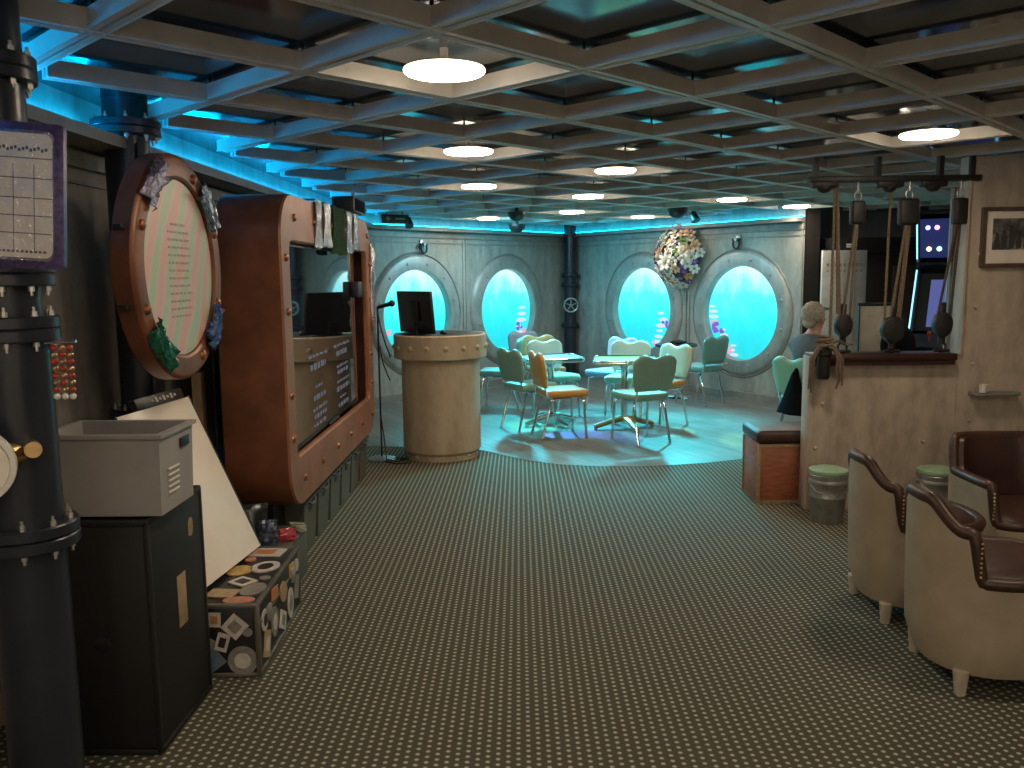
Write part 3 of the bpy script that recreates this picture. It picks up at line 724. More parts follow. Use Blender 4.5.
# bronze cabinet with the big screen
TVX = -1.20; Y0, Y1, Z0, Z1 = 4.36, 6.97, .36, 2.035
t = thing('screen_cabinet', 'huge riveted bronze cabinet with rounded corners framing a large dark screen', 'cabinet', (0,0,0))
def rr2(y0, y1, z0, z1, r, n=10):
    o = []
    for cy, cz, a0 in ((y1-r, z1-r, 0), (y0+r, z1-r, PI/2), (y0+r, z0+r, PI), (y1-r, z0+r, 1.5*PI)):
        for k in range(n+1): o.append((cy+r*math.cos(a0+PI/2*k/n), cz+r*math.sin(a0+PI/2*k/n)))
    return o
OUT = rr2(Y0, Y1, Z0, Z1, .24); INN = rr2(4.525, 6.78, .635, 1.785, .05)
b = B()
def loop(bm, o, x): return [bm.verts.new((x, y, z)) for y, z in o]
def bridge(bm, A, Bq, mi=0):
    for k in range(len(A)):
        f = bm.faces.new((A[k], A[(k+1) % len(A)], Bq[(k+1) % len(A)], Bq[k])); f.material_index = mi
sh = lambda o, k: [((y-(Y0+Y1)/2)*k+(Y0+Y1)/2, (z-(Z0+Z1)/2)*k+(Z0+Z1)/2) for y, z in o]
L0 = loop(b, sh(OUT,.97), -1.56); L1 = loop(b, OUT, -1.54); L2 = loop(b, OUT, TVX-.012); b.faces.new(L0[::-1]); bridge(b, L0, L1); bridge(b, L1, L2)
obj('shell', b, M['bronze'], t, smooth=30)
b = B()
q0 = loop(b, OUT, TVX-.012); q1 = loop(b, sh(OUT,.995), TVX); q2 = loop(b, rr2(4.515,6.79,.625,1.795,.06), TVX); q3 = loop(b, INN, TVX-.012); q4 = loop(b, INN, TVX-.035)
for A, Bq in ((q0,q1),(q1,q2),(q2,q3),(q3,q4)): bridge(b, A, Bq)
fc = obj('bezel', b, M['bronze_face'], t, smooth=30)
b = B()
for y in [4.64+.44*k for k in range(6)]:
    for z in (.495, 1.915): dome(b, (TVX, y, z), (1,0,0), .022)
for z in (.75,.98,1.42,1.7):
    for y in (4.44, 6.88): dome(b, (TVX, y, z), (1,0,0), .022)
obj('rivets', b, M['bronze_bolt'], fc)
b = B(); box(b, (TVX-.115,5.65,1.21), (.02,2.3,1.2)); obj('back_panel', b, mat('grey_back_panel', (.24,.215,.19,1), .5), t)
b = B(); box(b, (TVX-.075,5.535,1.21), (.05,2.02,1.135), bev=.006); tv = obj('screen_casing', b, M['black'], t)
b = B(); box(b, (TVX-.0485,5.535,1.22), (.003,1.99,1.09)); obj('screen', b, M['screen'], tv)
ca_, sa_ = math.cos(.014), math.sin(.014); cx_, cy_ = TVX-.075, 5.535
tv.rotation_euler = (0,0,.014); tv.location = (cx_-(ca_*cx_-sa_*cy_), cy_-(sa_*cx_+ca_*cy_), 0)
M['txt'] = emit('screen_text_glow', (.45,.47,.62,1), .14)
b = B()
def line(y0, y1, z, h, bold):
    y = y0
    while y < y1-.02:
        l = random.uniform(.04,.11); l = min(l, y1-y); box(b, (TVX-.0465, y+l/2, z), (.001, l*.92, h*random.uniform(.7,1))); y += l+.022
for y0, y1, z, h in [(4.98,5.50,1.125,.018),(5.02,5.45,1.06,.040),(5.14,5.34,.935,.018),(5.08,5.42,.87,.036),(5.05,5.45,.80,.020),(5.08,5.42,.755,.030),(5.06,5.40,.705,.024),
                     (5.72,6.28,1.13,.020),(5.80,6.22,1.075,.036),(5.80,6.2,.985,.020),(5.82,6.2,.945,.03),(5.8,6.22,.88,.02),(5.78,6.24,.83,.034),(5.88,6.1,.765,.018),(5.82,6.18,.715,.032)]: line(y0, y1, z, h, 0)
obj('screen_text', b, M['txt'], tv)
b = B(); box(b, (TVX-.045,5.62,.652), (.02,.30,.018), bev=.004); obj('sensor_bar', b, M['black'], t)
b = B(); box(b, (TVX-.03,6.50,1.50), (.06,.16,.12), bev=.01); obj('small_speaker', b, M['black'], t)
b = B(); box(b, (-1.45,5.66,.18), (.18,2.2,.36)); box(b, (-1.75,5.66,1.0), (.38,.3,.9)); obj('plinth', b, M['black'], t)
b = B(); box(b, (-1.72, 4.52, .55), (.05,.05,1.1)); obj('support_post', b, M['tan_wood'], t); 
# shiny strips hanging over the top of the cabinet
t = thing('foil_garland', 'silver and green foil strips draped over the top edge of the bronze cabinet', 'garland', (TVX, 5.6, 2.04))
FO = [(-.52,-.36,.28,'silver'),(-.30,-.10,.27,'silver'),(-.06,.36,.31,'green'),(.40,.58,.29,'silver'),(.64,.82,.26,'silver')]
FM = {'silver': mat('silver_foil', (.62,.66,.70,1), .2, .8, .3, 30, (1,1,1), .6), 'green': mat('green_foil', (.010,.075,.015,1), .75, 0, .95, 40, (1,3,1), .5)}
for y0, y1, h, k in FO:
    bm = B(); n = 8; rows = []
    for j in range(12):
        rows.append([bm.verts.new((.010+.010*math.sin(i*2.2+j*.4)+.004*j/12 if j > 1 else -.16+.17*j, y0+(y1-y0)*i/(n-1), (.012 if j < 2 else .012-(j-1)*h/10)+.004*math.sin(i*1.3))) for i in range(n)])
    for A, Bq in zip(rows, rows[1:]):
        for i in range(n-1): bm.faces.new((A[i], A[i+1], Bq[i+1], Bq[i]))
    bmesh.ops.solidify(bm, geom=bm.faces[:], thickness=.003); obj('strip', bm, FM[k], t, smooth=60)
bm = B(); tube(bm, [(.012+.006*math.sin(k), 1.33+.01*math.sin(k*1.7), -.18-.09*k) for k in range(9)], [.012,.03,.02,.035,.022,.03,.02,.025,.012], 8); obj('strand', bm, FM['silver'], t, smooth=60)
t = thing('speaker', 'small black loudspeaker standing on the far top end of the bronze cabinet', 'speaker', (-1.25, 6.42, 2.058))
b = B(); box(b, (0,0,.055), (.16,.44,.11), bev=.008); obj('body', b, M['black'], t); b = B(); box(b, (.082,0,.055), (.004,.40,.085), bev=.002); obj('grille', b, M['black_cloth'], t)
b = B(); box(b, (.07,-.19,.13), (.02,.02,.06)); obj('bracket', b, M['steel'], t)

# bins beneath the cabinet
bin0 = thing('storage_bin', '', 'bin')
obj('body', crate_mesh(.42,.27,.46,.31,.30), M['bin'], bin0, smooth=20)
b = B(); box(b, (.222,0,.245), (.012,.09,.032), bev=.003); obj('handle_slot', b, M['black'], bin0)
b = B(); tube(b, [(.232,-.07,.29),(.246,-.04,.275),(.246,.04,.275),(.232,.07,.29)], .007, 8); obj('handle', b, M['bin'], bin0)
BL = ['nearest olive grey bin under the bronze cabinet, next to the sticker case','second olive grey bin under the cabinet counted from the sticker case','third olive grey bin in the row under the bronze cabinet','fourth olive grey bin in the row under the bronze cabinet','fifth olive grey bin under the cabinet, second from the podium end','farthest olive grey bin under the cabinet, nearest the podium']
for k in range(6):
    loc = (-1.475, 4.93+.352*k, 0)
    if k == 0: bin0.location = loc; bin0['label'] = BL[0]; bin0['group'] = 'bins under the cabinet'
    else: dup(bin0, loc, 0, BL[k], 'bins under the cabinet')

# ------------------------------------------------------------------ podium
t = thing('podium', 'round drum podium of tan riveted metal with a wide top band', 'podium', (-.70, 7.53, 0))
b = B(); lathe(b, [(.0,.05),(.325,.05),(.345,.075),(.345,.86),(.345,.9)], 64); obj('drum', b, M['podium'], t)
b = B(); lathe(b, [(.0,0),(.318,0),(.318,.06),(.33,.075),(.3,.078)], 64); bs = obj('base_band', b, M['podium'], t)
b = B(); lathe(b, [(.34,.882),(.40,.886),(.408,.895),(.408,1.085),(.40,1.095),(.38,1.095),(.37,1.07)], 64); tb = obj('top_band', b, M['podium'], t)
b = B()
for k in range(16):
    a = 2*PI*k/16+.2; dome(b, (.408*math.cos(a), .408*math.sin(a), .985), (math.cos(a), math.sin(a), 0), .024)
obj('rivets', b, M['podium'], tb)
b = B()
for k in range(16):
    a = 2*PI*k/16+.1; dome(b, (.318*math.cos(a), .318*math.sin(a), .035), (math.cos(a), math.sin(a), 0), .018)
obj('rivets', b, M['podium'], bs)
b = B(); lathe(b, [(0,1.06),(.375,1.06),(.375,1.096),(0,1.096)], 48); obj('worktop', b, M['black'], t)
t = thing('monitor', 'black computer monitor standing on the podium, its back to the camera', 'monitor', (-.885, 7.44, 1.097), math.radians(-50))
b = B(); box(b, (0,0,.19), (.52,.03,.36), T((0,0,0), 0, math.radians(5)), bev=.006); box(b, (0,-.03,.20), (.16,.03,.18), T((0,0,0), 0, math.radians(5)), bev=.01); obj('housing', b, M['black'], t)
b = B(); box(b, (0,.017,.19), (.49,.002,.33), T((0,0,0), 0, math.radians(5))); obj('display', b, M['screen'], t)
b = B(); box(b, (0,.0,.005), (.20,.15,.010), bev=.004); cyl(b, (0,-.01,.0), (0,-.02,.12), .022, seg=12); obj('stand', b, M['black'], t)
t = thing('computer_mouse', 'small black computer mouse on the podium worktop beside the monitor', 'mouse', (-.66, 7.42, 1.096), .3)
b = B(); sphere(b, (0,0,.012), .04, (.75,1.2,.55), 16, 10); bmesh.ops.bisect_plane(b, geom=b.verts[:]+b.edges[:]+b.faces[:], plane_co=(0,0,0), plane_no=(0,0,-1), clear_outer=True); obj('shell', b, M['black'], t)
b = B(); cyl(b, (-.004,-.02,.033), (.004,-.02,.033), .008, seg=12); obj('scroll_wheel', b, M['bolt'], t)
t = thing('microphone_stand', 'thin microphone stand on a round base between the cabinet and the podium', 'microphone stand', (-1.225, 7.40, 0))
b = B(); lathe(b, [(0,.022),(.03,.022),(.10,.012),(.125,.004),(.125,0),(0,0)], 32); obj('base', b, M['steel'], t)
b = B(); cyl(b, (0,0,.02), (0,0,1.33), .008, seg=10); obj('pole', b, M['iron'], t)
b = B(); cyl(b, (0,0,1.33), (.11,-.02,1.36), .014, .02, seg=12); sphere(b, (.13,-.024,1.365), .028, (1,1,1)); obj('microphone', b, M['black'], t)
b = B(); tube(b, [(-.0,-.01,1.30),(.03,-.03,1.15),(.07,-.03,1.0),(.10,-.04,.93),(.105,-.04,.90)], .006, 8)
tube(b, [(.01,-.01,1.0),(.04,-.03,.85),(.08,-.04,.74),(.10,-.04,.70)], .006, 8)
tube(b, [(.0,-.01,.4),(.03,-.04,.2),(.06,-.12,.02),(.16,-.16,.008),(.22,-.05,.008),(.12,.0,.008),(.05,-.15,.008),(.16,-.25,.008),(.28,-.2,.008)], .006, 8); obj('cable', b, M['black'], t)

# ------------------------------------------------------------------ diner chairs
def cushion_back(bm, mt, w_=.46, h_=.35, th=.032, NU=26, NV=12):
    """padded back with a two-humped top edge: front and rear grids welded along their rim"""
    def P(u, v, side):
        W = w_/2*(.80+.20*min(1, v/.55)**.8) if v < .55 else w_/2
        top = h_*(.955+.045*math.cos(2*PI*(abs(u)-.53)/1.0)) - (.055 if abs(u) > .999 else max(0, abs(u)-.86)/.14*.04)
        e = max(abs(u)**5, abs(2*v-1)**7); t = th*(1-e)**.45 if e < 1 else 0
        return mt @ Vector((u*W, side*t, v*top))
    g = {}
    for side in (1, -1):
        for i in range(NU+1):
            for j in range(NV+1):
                u, v = math.sin((i/NU-.5)*PI), (1-math.cos(j/NV*PI))/2
                if side == -1 and (i in (0, NU) or j in (0, NV)): g[side,i,j] = g[1,i,j]
                else: g[side,i,j] = bm.verts.new(P(u, v, side))
        for i in range(NU):
            for j in range(NV):
                f = bm.faces.new((g[side,i,j], g[side,i+1,j], g[side,i+1,j+1], g[side,i,j+1])); f.material_index = 0 if side == 1 and 1 <= i < NU-1 and 1 <= j < NV-1 else 1
def diner_chair(front, back):
    t = thing('diner_chair', '', 'chair')
    bm = B(); box(bm, (0,.01,.445), (.42,.43,.075), bev=.028, seg=3)
    for v in bm.verts:
        if v.co.y < 0: v.co.x *= 1-.12*(-v.co.y/.2)
    bm.normal_update()
    for f in bm.faces: f.material_index = 0 if f.calc_center_median().z > .477 else 1
    obj('seat', bm, [front, back], t, smooth=50)
    bm = B(); mt = T((0,-.205,.505), 0, math.radians(9)); cushion_back(bm, mt)
    obj('backrest', bm, [front, back], t, smooth=50)
    bm = B()
    for s in (-1,1): tube(bm, [(s*.165,.05,.40),(s*.168,-.12,.40),(s*.17,-.19,.42),(s*.17,-.215,.50),(s*.165,-.228,.60)], .0105, 8)
    obj('back_frame', bm, M['chrome'], t)
    for sx in (-1,1):
        bm = B(); tube(bm, [(sx*.10,.15,.403),(sx*.165,.165,.395),(sx*.185,.175,.36),(sx*.190,.185,.20),(sx*.198,.20,.012)], .0125, 8); cyl(bm, (sx*.198,.20,.0), (sx*.198,.20,.018), .016, seg=10); obj('leg', bm, M['chrome'], t)
        bm = B(); tube(bm, [(sx*.10,-.10,.403),(sx*.15,-.13,.395),(sx*.165,-.155,.36),(sx*.168,-.195,.20),(sx*.172,-.245,.012)], .0125, 8); cyl(bm, (sx*.172,-.245,.0), (sx*.172,-.245,.018), .016, seg=10); obj('leg', bm, M['chrome'], t)
    return t
V = vinyl
KINDS = {'sage': (V('mint_top', (.36,.52,.44,1)), V('sage', (.22,.33,.25,1))), 'orange': (V('cream_top', (.50,.52,.42,1)), V('orange', (.60,.27,.06,1))),
 'teal': (V('teal_top', (.22,.45,.42,1)), V('teal', (.14,.30,.27,1))), 'blue': (V('blue_top', (.25,.36,.50,1)), V('blue', (.16,.26,.42,1))),
 'olive': (V('olive_top', (.45,.45,.22,1)), V('olive', (.32,.29,.10,1))), 'mint': (V('white_mint', (.50,.60,.54,1)), V('mint', (.25,.45,.36,1))),
 'lavender': (V('lavender_top', (.50,.44,.58,1)), V('blue_lav', (.20,.30,.45,1))), 'green': (V('jade_top', (.30,.55,.42,1)), V('jade', (.22,.48,.34,1)))}
PROTO = {}
def chair(kind, x, y, fx, fy, label):
    rz = math.atan2(fy, fx)-PI/2
    if kind not in PROTO:
        PROTO[kind] = diner_chair(*KINDS[kind]); o = PROTO[kind]; o.location = (x, y, .004); o.rotation_euler = (0,0,rz); o['label'] = label; o['group'] = 'vinyl diner chairs'
    else: o = dup(PROTO[kind], (x, y, .004), rz, label, 'vinyl diner chairs')
    return o
chair('sage', 1.15, 8.08, -.40, .92, 'sage green diner chair with turquoise seat, nearest the camera, back turned')
chair('orange', .40, 8.37, .96, .28, 'orange diner chair seen from the side, facing right')
chair('sage', .10, 8.84, .84, .55, 'sage green diner chair standing behind the orange chair')
chair('mint', .40, 9.62, .45, -.88, 'pale mint diner chair facing the camera behind the left table')
chair('olive', .30, 10.42, .3, -.95, 'olive yellow diner chair of which only the top shows behind a mint chair')
chair('blue', .17, 11.2, .5, -.85, 'blue diner chair at the back, below the second porthole')
chair('teal', -.24, 10.15, -.97, .12, 'teal diner chair facing left just beyond the podium')
chair('mint', 1.18, 9.42, -.3, -.95, 'pale mint diner chair facing the camera behind the right table')
chair('lavender', 1.06, 10.0, -.72, -.69, 'lavender backed diner chair with blue seat, below the third porthole')
chair('orange', 1.47, 8.93, -.80, -.60, 'orange sided diner chair with white front, half hidden by the near sage chair')
chair('teal', 2.20, 10.42, -.62, .78, 'teal diner chair alone before the big right porthole')
chair('green', 2.62, 7.64, .88, .47, 'jade green diner chair with a person sitting on it')

def table(x, y, rz, top, label, sz=.62, z=.715, base='chrome', rad=.09, leg=.33):
    t = thing('diner_table', label, 'table', (x, y, .004), rz, 'diner tables')
    bm = B(); prism(bm, rrect(sz, sz, rad, 8), 0, .030, T((0,0,z)) @ Matrix.Rotation(-PI/2,4,'X'), bev=.004); 
    for v in bm.verts: v.co.z = v.co.z
    obj('tabletop', bm, top, t)
    bm = B()
    for q in (-.009, -.024): tube(bm, [(px, py, z+q+.016) for px, py in rrect(sz+.012, sz+.012, rad, 8)], .008, 8, closed=True)
    obj('edge_band', bm, M['chrome'], t)
    bm = B(); cyl(bm, (0,0,.05), (0,0,z-.03), .035, seg=20); lathe(bm, [(.035,z-.10),(.06,z-.05),(.12,z-.034)], 24); obj('column', bm, M['chrome'], t)
    for k in range(4):
        a = PI/2*k+.4; c_, s_ = math.cos(a), math.sin(a)
        bm = B(); tube(bm, [(.02*c_,.02*s_,.10),(.12*c_,.12*s_,.085),(leg*.8*c_,leg*.8*s_,.045),(leg*c_,leg*s_,.035)], [.035,.032,.026,.022], 10); cyl(bm, (leg*.96*c_,leg*.96*s_,0), (leg*.96*c_,leg*.96*s_,.035), .018, seg=10)
        obj('foot', bm, M['brass'] if base == 'brass' else M['chrome'], t)
    return t
table(.33, 9.06, .2, V('white_table', (.45,.5,.5,1)), 'chrome edged table at left, between the orange chair and a mint chair', .60)
table(1.08, 8.78, -.1, V('yellow_lit_table', (.42,.48,.2,1)), 'table with a yellow-lit top behind the nearest sage chair', .62, base='brass')  # yellow-green light on the tabletop is put into its colour
t = thing('cocktail_table', 'small round dark table on a thin pole between the two right portholes', 'table', (2.02, 11.02, .004))
b = B(); lathe(b, [(0,.655),(.26,.655),(.27,.665),(.27,.675),(.26,.685),(0,.685)], 40); obj('tabletop', b, M['black'], t)
b = B(); cyl(b, (0,0,.02), (0,0,.66), .025, seg=16); obj('pole', b, M['chrome'], t)
b = B(); lathe(b, [(0,.04),(.05,.04),(.2,.018),(.22,0),(0,0)], 36); obj('base', b, M['chrome'], t)
t = thing('table_lamp', 'small dark ornament lying on the round dark table', 'ornament', (2.05, 10.98, .690))
t.name = 'table_ornament'
b = B(); sphere(b, (0,0,.025), .05, (1.4,1,.5)); sphere(b, (-.1,.02,.018), .035, (1.2,1,.5)); tube(b, [(-.12,.02,.02),(0,0,.05),(.09,-.02,.02)], .012, 8); obj('body', b, M['iron'], t)

# ------------------------------------------------------------------ things on the far walls and ceiling
# flower wreath
wp = CORNER+DR*2.52
t = thing('flower_wreath', 'big round wreath of white, peach and purple flowers between the right portholes', 'wreath', (wp.x+NR.x*.05, wp.y+NR.y*.05, 1.82))
rotw = Matrix(((DR.x, NR.x, 0),(DR.y, NR.y, 0),(0,0,1))).to_4x4()
if rotw.to_3x3().determinant() < 0: rotw = Matrix(((-DR.x, NR.x, 0),(-DR.y, NR.y, 0),(0,0,1))).to_4x4()
t.rotation_euler = rotw.to_euler()
b = B(); sphere(b, (0,.02,0), .33, (1,.45,1), 24, 12); obj('foliage', b, mat('dark_foliage', (.05,.07,.05,1), .8, 0, .5, 20, (1,1,1), .6), t)
FC = {k: mat('petal_'+k, c, .6, 0, .15, 20) for k, c in dict(white=(.78,.76,.72,1), peach=(.75,.50,.34,1), purple=(.14,.07,.38,1), orange=(.6,.28,.08,1), green=(.16,.28,.14,1), maroon=(.16,.03,.05,1)).items()}
ctr = mat('flower_centre', (.4,.33,.12,1), .7)
def flower(p, n, r, col, parent):
    bm = B(); n = Vector(n).normalized(); mt = Matrix.Translation(p) @ n.to_track_quat('Z','Y').to_matrix().to_4x4()
    for k in range(6):
        a = 2*PI*k/6+random.random()*.3; sphere(bm, (0,0,0), r*.42, (1,.72,.22), 8, 6, mi=0, mt=mt @ T((r*.55*math.cos(a), r*.55*math.sin(a), .012), a, 0, -.35))
    sphere(bm, (0,0,0), r*.2, (1,1,.7), 8, 6, mi=1, mt=mt @ T((0,0,.02))); obj('flower', bm, [FC[col], ctr], parent, smooth=60)
fl = random.Random(11)
cols = ['white']*11+['peach']*4+['purple']*3+['orange']+['green']*2+['maroon']*2
spots_ = []
for k in range(900):
    a, rr = fl.uniform(0, 2*PI), .40*math.sqrt(fl.random()); x, z = rr*math.cos(a), rr*math.sin(a)
    if all((x-p[0])**2+(z-p[1])**2 > .0048 for p in spots_): spots_.append((x, z))
for x, z in spots_:
    y = .03+.15*math.sqrt(max(0, 1-(x*x+z*z)/.40**2*.95)); c = fl.choice(cols)
    if z > .08 and c not in ('purple','maroon') and fl.random() < .5: c = 'peach' if fl.random() < .5 else 'white'  # warm light on the wreath's top is put into these flower colours
    flower(Vector((x, y, z)), (x*1.6, .35, z*1.6), fl.uniform(.065,.10) if c != 'purple' else .05, c, t)
flower(Vector((-.1 if rotw[0][0] > 0 else .1, .2, -.08)), (0,1,0), .13, 'white', t)
# shackles above two portholes
def shackle(p, n, d, label):
    t = thing('wall_shackle', label, 'shackle', p); t.rotation_euler = (0, 0, math.atan2(-n.x, n.y)) 
    b = B(); box(b, (0,.012,.0), (.07,.024,.16), bev=.006); obj('plate', b, M['steel'], t)
    b = B(); tube(b, [(.05*math.sin(2*PI*k/20), .055, -.03+.06*math.cos(2*PI*k/20)) for k in range(20)], .012, 8, closed=True); cyl(b, (-.06,.055,.02), (.06,.055,.02), .014, seg=10); obj('ring', b, M['iron'], t)
    b = B(); cyl(b, (0,.02,.02), (0,.075,.02), .02, seg=12); obj('bolt', b, M['steel'], t)
shackle(CORNER+DR*3.47+Vector((0,0,1.98)), NR, DR, 'iron shackle on the wall above the big right porthole')
shackle(CORNER+DL*3.22+Vector((0,0,1.98)), NL, DL, 'iron shackle on the wall above the porthole behind the monitor')
def dome_speaker(x, y, z, r, label):
    t = thing('dome_speaker', label, 'speaker', (x, y, z), 0, 'black ceiling domes')
    b = B(); lathe(b, [(r,0),(r*.97,-r*.25),(r*.75,-r*.62),(r*.4,-r*.85),(0,-r*.92)], 28); obj('dome', b, M['black'], t)
    b = B(); lathe(b, [(0,.012),(r*1.04,.012),(r*1.04,-.008),(r*.96,-.01)], 28); cyl(b, (0,0,.0), (0,0,HC-z), .02, seg=10); obj('mount', b, M['black'], t)
dome_speaker(1.80, 9.85, 2.315, .115, 'black dome hanging from the ceiling to the left of the wreath')
dome_speaker(-.02, 10.0, 2.30, .10, 'upper of two black domes on the ceiling before the second porthole')
dome_speaker(-.02, 11.6, 2.25, .11, 'lower of two black domes on the ceiling, close to the cyan strip')
for x, y, lab in ((2.05, 10.25, 'tiny black spot fixture on the ceiling right of the wreath'), (-1.36, 11.0-.35, 'small black spotlight on the ceiling above the monitor')):
    t = thing('spot_fixture', lab, 'spotlight', (x, y, 2.25))
    b = B(); cyl(b, (0,0,.04), (.03,-.05,-.05), .045, .055, seg=18); obj('can', b, M['black'], t); b = B(); cyl(b, (0,0,.03), (0,0,HC-2.25), .012, seg=8); obj('stem', b, M['black'], t)
t = thing('sign_box', 'flat black box sign hanging under the ceiling beside the cabinet top', 'sign', (-1.47, 10.3, 2.27), .5)
b = B(); box(b, (0,0,0), (.34,.06,.10), bev=.006); obj('housing', b, M['black'], t); b = B(); box(b, (-.09,-.032,.0), (.03,.002,.05)); box(b, (-.09,-.032,.0), (.06,.002,.016)); box(b, (.06,-.032,0), (.12,.002,.02)); obj('pictogram', b, mat('dim_pictogram', (.22,.22,.18,1), .5), t)
b = B(); cyl(b, (-.1,0,.04), (-.1,0,.13), .006, seg=6); cyl(b, (.1,0,.04), (.1,0,.13), .006, seg=6); obj('hanger', b, M['black'], t)

# ------------------------------------------------------------------ opening: rail, block and tackle sets, coil
t = thing('pulley_rail', 'black iron rail under the ceiling from which the pulleys hang', 'rail', (2.42, PY-.0, 2.185))
b = B(); box(b, (0,0,0), (1.10,.09,.035), bev=.004); obj('rail', b, M['iron'], t)
for x in (-.5,-.1,.3,.5):
    b = B(); box(b, (x,0,.078), (.03,.05,.125)); obj('hanger', b, M['iron'], t)
for x in (-.44,-.02,.26):
    b = B(); box(b, (x,-.0,-.03), (.17,.07,.05), bev=.015); sphere(b, (x,0,-.05), .035, (1.4,1,1)); obj('cleat', b, M['iron'], t)
def tackle(x, xu, zu, zl, ropes, label, body=(.055,.09), upper=(.045,.075), rm='rope'):
    t = thing('block_and_tackle', label, 'pulley', (x, PY+.0, 0), 0, 'block and tackle sets in the opening')
    bm = B(); box(bm, (xu-x,0,zu), (upper[0]*2,.07,upper[1]*2), bev=.018, seg=3); obj('upper_block', bm, M['iron'], t)
    bm = B(); tube(bm, [(xu-x+.022*math.sin(2*PI*k/16), 0, zu+upper[1]+.028+.032*math.cos(2*PI*k/16)) for k in range(16)], .006, 8, closed=True); cyl(bm, (xu-x,0,zu+upper[1]+.05), (xu-x,0,2.168), .008, seg=8); obj('hook', bm, M['steel'], t)
    bm = B(); o = []
    for k in range(24):
        a = 2*PI*k/24; s = math.sin(a); o.append((body[0]*math.cos(a)*(1 if s > -.3 else 1-.35*(-s-.3)), zl+body[1]*(s if s < 0 else .8*s)))
    prism(bm, o, -.035, .035, bev=.012); box(bm, (0,0,zl+body[1]*.8+.02), (.03,.035,.085), bev=.004); lb = obj('lower_block', bm, M['iron'], t)
    bm = B(); cyl(bm, (0,0,zl-body[1]-.035), (0,0,zl-body[1]+.02), .022, seg=12); zz = 1.058
    tube(bm, [(-.012,0,zl-body[1]-.03),(-.03,0,zl-body[1]-.05),(-.028,0,zz+.02),(-.012,0,zz+.008),(.012,0,zz+.008),(.028,0,zz+.02),(.03,0,zl-body[1]-.05),(.012,0,zl-body[1]-.03)], .008, 8); cyl(bm, (-.05,0,zz+.014), (.055,0,zz+.014), .010, seg=8); obj('shackle', bm, M['iron'], t)
    for a, c_ in ropes:
        bm = B(); a = Vector(a); c_ = Vector(c_); n = 30; d = (c_-a).normalized(); u_, v_ = frame_from(d)
        for ph in (0, 2.1, 4.2):
            tube(bm, [a+(c_-a)*k/(n*2)+(u_*math.cos(ph+k*1.1)+v_*math.sin(ph+k*1.1))*.0042 for k in range(n*2+1)], .0055, 6)
        obj('rope', bm, M[rm], t)
    return t
ZT = 2.165
tackle(2.135, 2.20, 1.975, 1.25, [((-.075,-.01,ZT),(-.045,-.012,1.32)),((-.065,.012,ZT),(-.06+.04,.012,1.30)),((.055,-.01,1.915),(-.01,-.012,1.30)),((.068,.0,1.915),(.042,0,1.30)),((-.085,.0,ZT),(-.085,.0,1.12))], 'block and tackle with pale ropes nearest the seated person')
tackle(2.46, 2.53, 1.975, 1.22, [((.055,-.012,1.915),(-.02,-.012,1.30)),((.075,0,1.915),(.03,0,1.30)),((-.045,.012,ZT),(-.05,.012,1.28)),((.09,.012,1.915),(.05,.012,1.28)),((.065,.02,1.915),(.0,.02,1.28))], 'middle block and tackle with a wide black lower block and bundled ropes', (.075,.10), (.062,.085))
tackle(2.785, 2.86, 1.975, 1.25, [((.06,-.01,1.915),(-.035,-.012,1.32)),((.082,0,1.915),(.05,0,1.30)),((.072,.015,1.915),(.047,.015,1.65))], 'block and tackle with dark ropes beside the wall end at right', (.06,.095), (.045,.085), 'rope_dark')
t = thing('rope_coil', 'frayed hemp rope draped over a black pin at the end of the half wall', 'rope', (1.985, PY-.085, 1.0))
b = B(); lathe(b, [(0,-.10),(.035,-.10),(.042,-.08),(.042,.05),(.05,.06),(.05,.085),(.03,.09),(0,.09)], 20); obj('pin', b, M['iron'], t)
for k in range(5):
    b = B(); s = -1 if k % 2 else 1; e = random.uniform(.7,1.2)
    tube(b, [(s*.01,-.02,.115+.006*k), (s*.05,-.04,.10+.004*k), (s*(.075+.008*k),-.045,.03), (s*(.07+.01*k),-.04,-.05*e), (s*(.085+.006*k),-.04,-.12*e), (s*(.075+.01*k),-.03,-.16*e)], [.009,.011,.010,.009,.008,.005], 7); obj('strand', b, M['rope'], t)
b = B(); tube(b, [(.055*math.cos(k*.7), -.0+.035*math.sin(k*.7), .095+.004*k) for k in range(22)], .010, 7); tube(b, [(.03,-.01,.13),(.09,.0,.15),(.15,.02,.12),(.2,.03,.13)], .010, 7); obj('coil', b, M['rope'], t)
# framed photo
t = thing('framed_photograph', 'dark framed black and white group photograph on the riveted wall at right', 'picture', (3.29, PY-.02, 1.805))
b = B(); o1, o2 = rrect(.58,.385,.004,1), rrect(.53,.335,.003,1)
A0 = [b.verts.new((x,.02,z)) for x, z in o1]; A1 = [b.verts.new((x,-.012,z)) for x, z in o1]; A2 = [b.verts.new((x,-.012,z)) for x, z in o2]; A3 = [b.verts.new((x,.004,z)) for x, z in o2]
for P_, Q_ in ((A0,A1),(A1,A2),(A2,A3)): bridge(b, P_, Q_)
obj('frame', b, mat('dark_frame', (.09,.06,.045,1), .4), t)
b = B(); box(b, (0,.004,0), (.53,.006,.335)); obj('mount', b, M['paper'], t)
m_, nt_, b_ = new_mat('old_photo'); nz_ = noise_node(nt_, 11, (1,1,1), 6, .7); rp_ = ramp(nt_, nz_.outputs[0], [(.36, (.015,.015,.017,1)), (.5, (.10,.095,.09,1)), (.68, (.42,.39,.36,1))]); nt_.links.new(rp_.outputs[0], b_.inputs['Base Color']); b_.inputs['Roughness'].default_value = .3
b = B(); box(b, (.01,.0,.02), (.46,.003,.20)); ph = obj('photo', b, m_, t)
b = B()
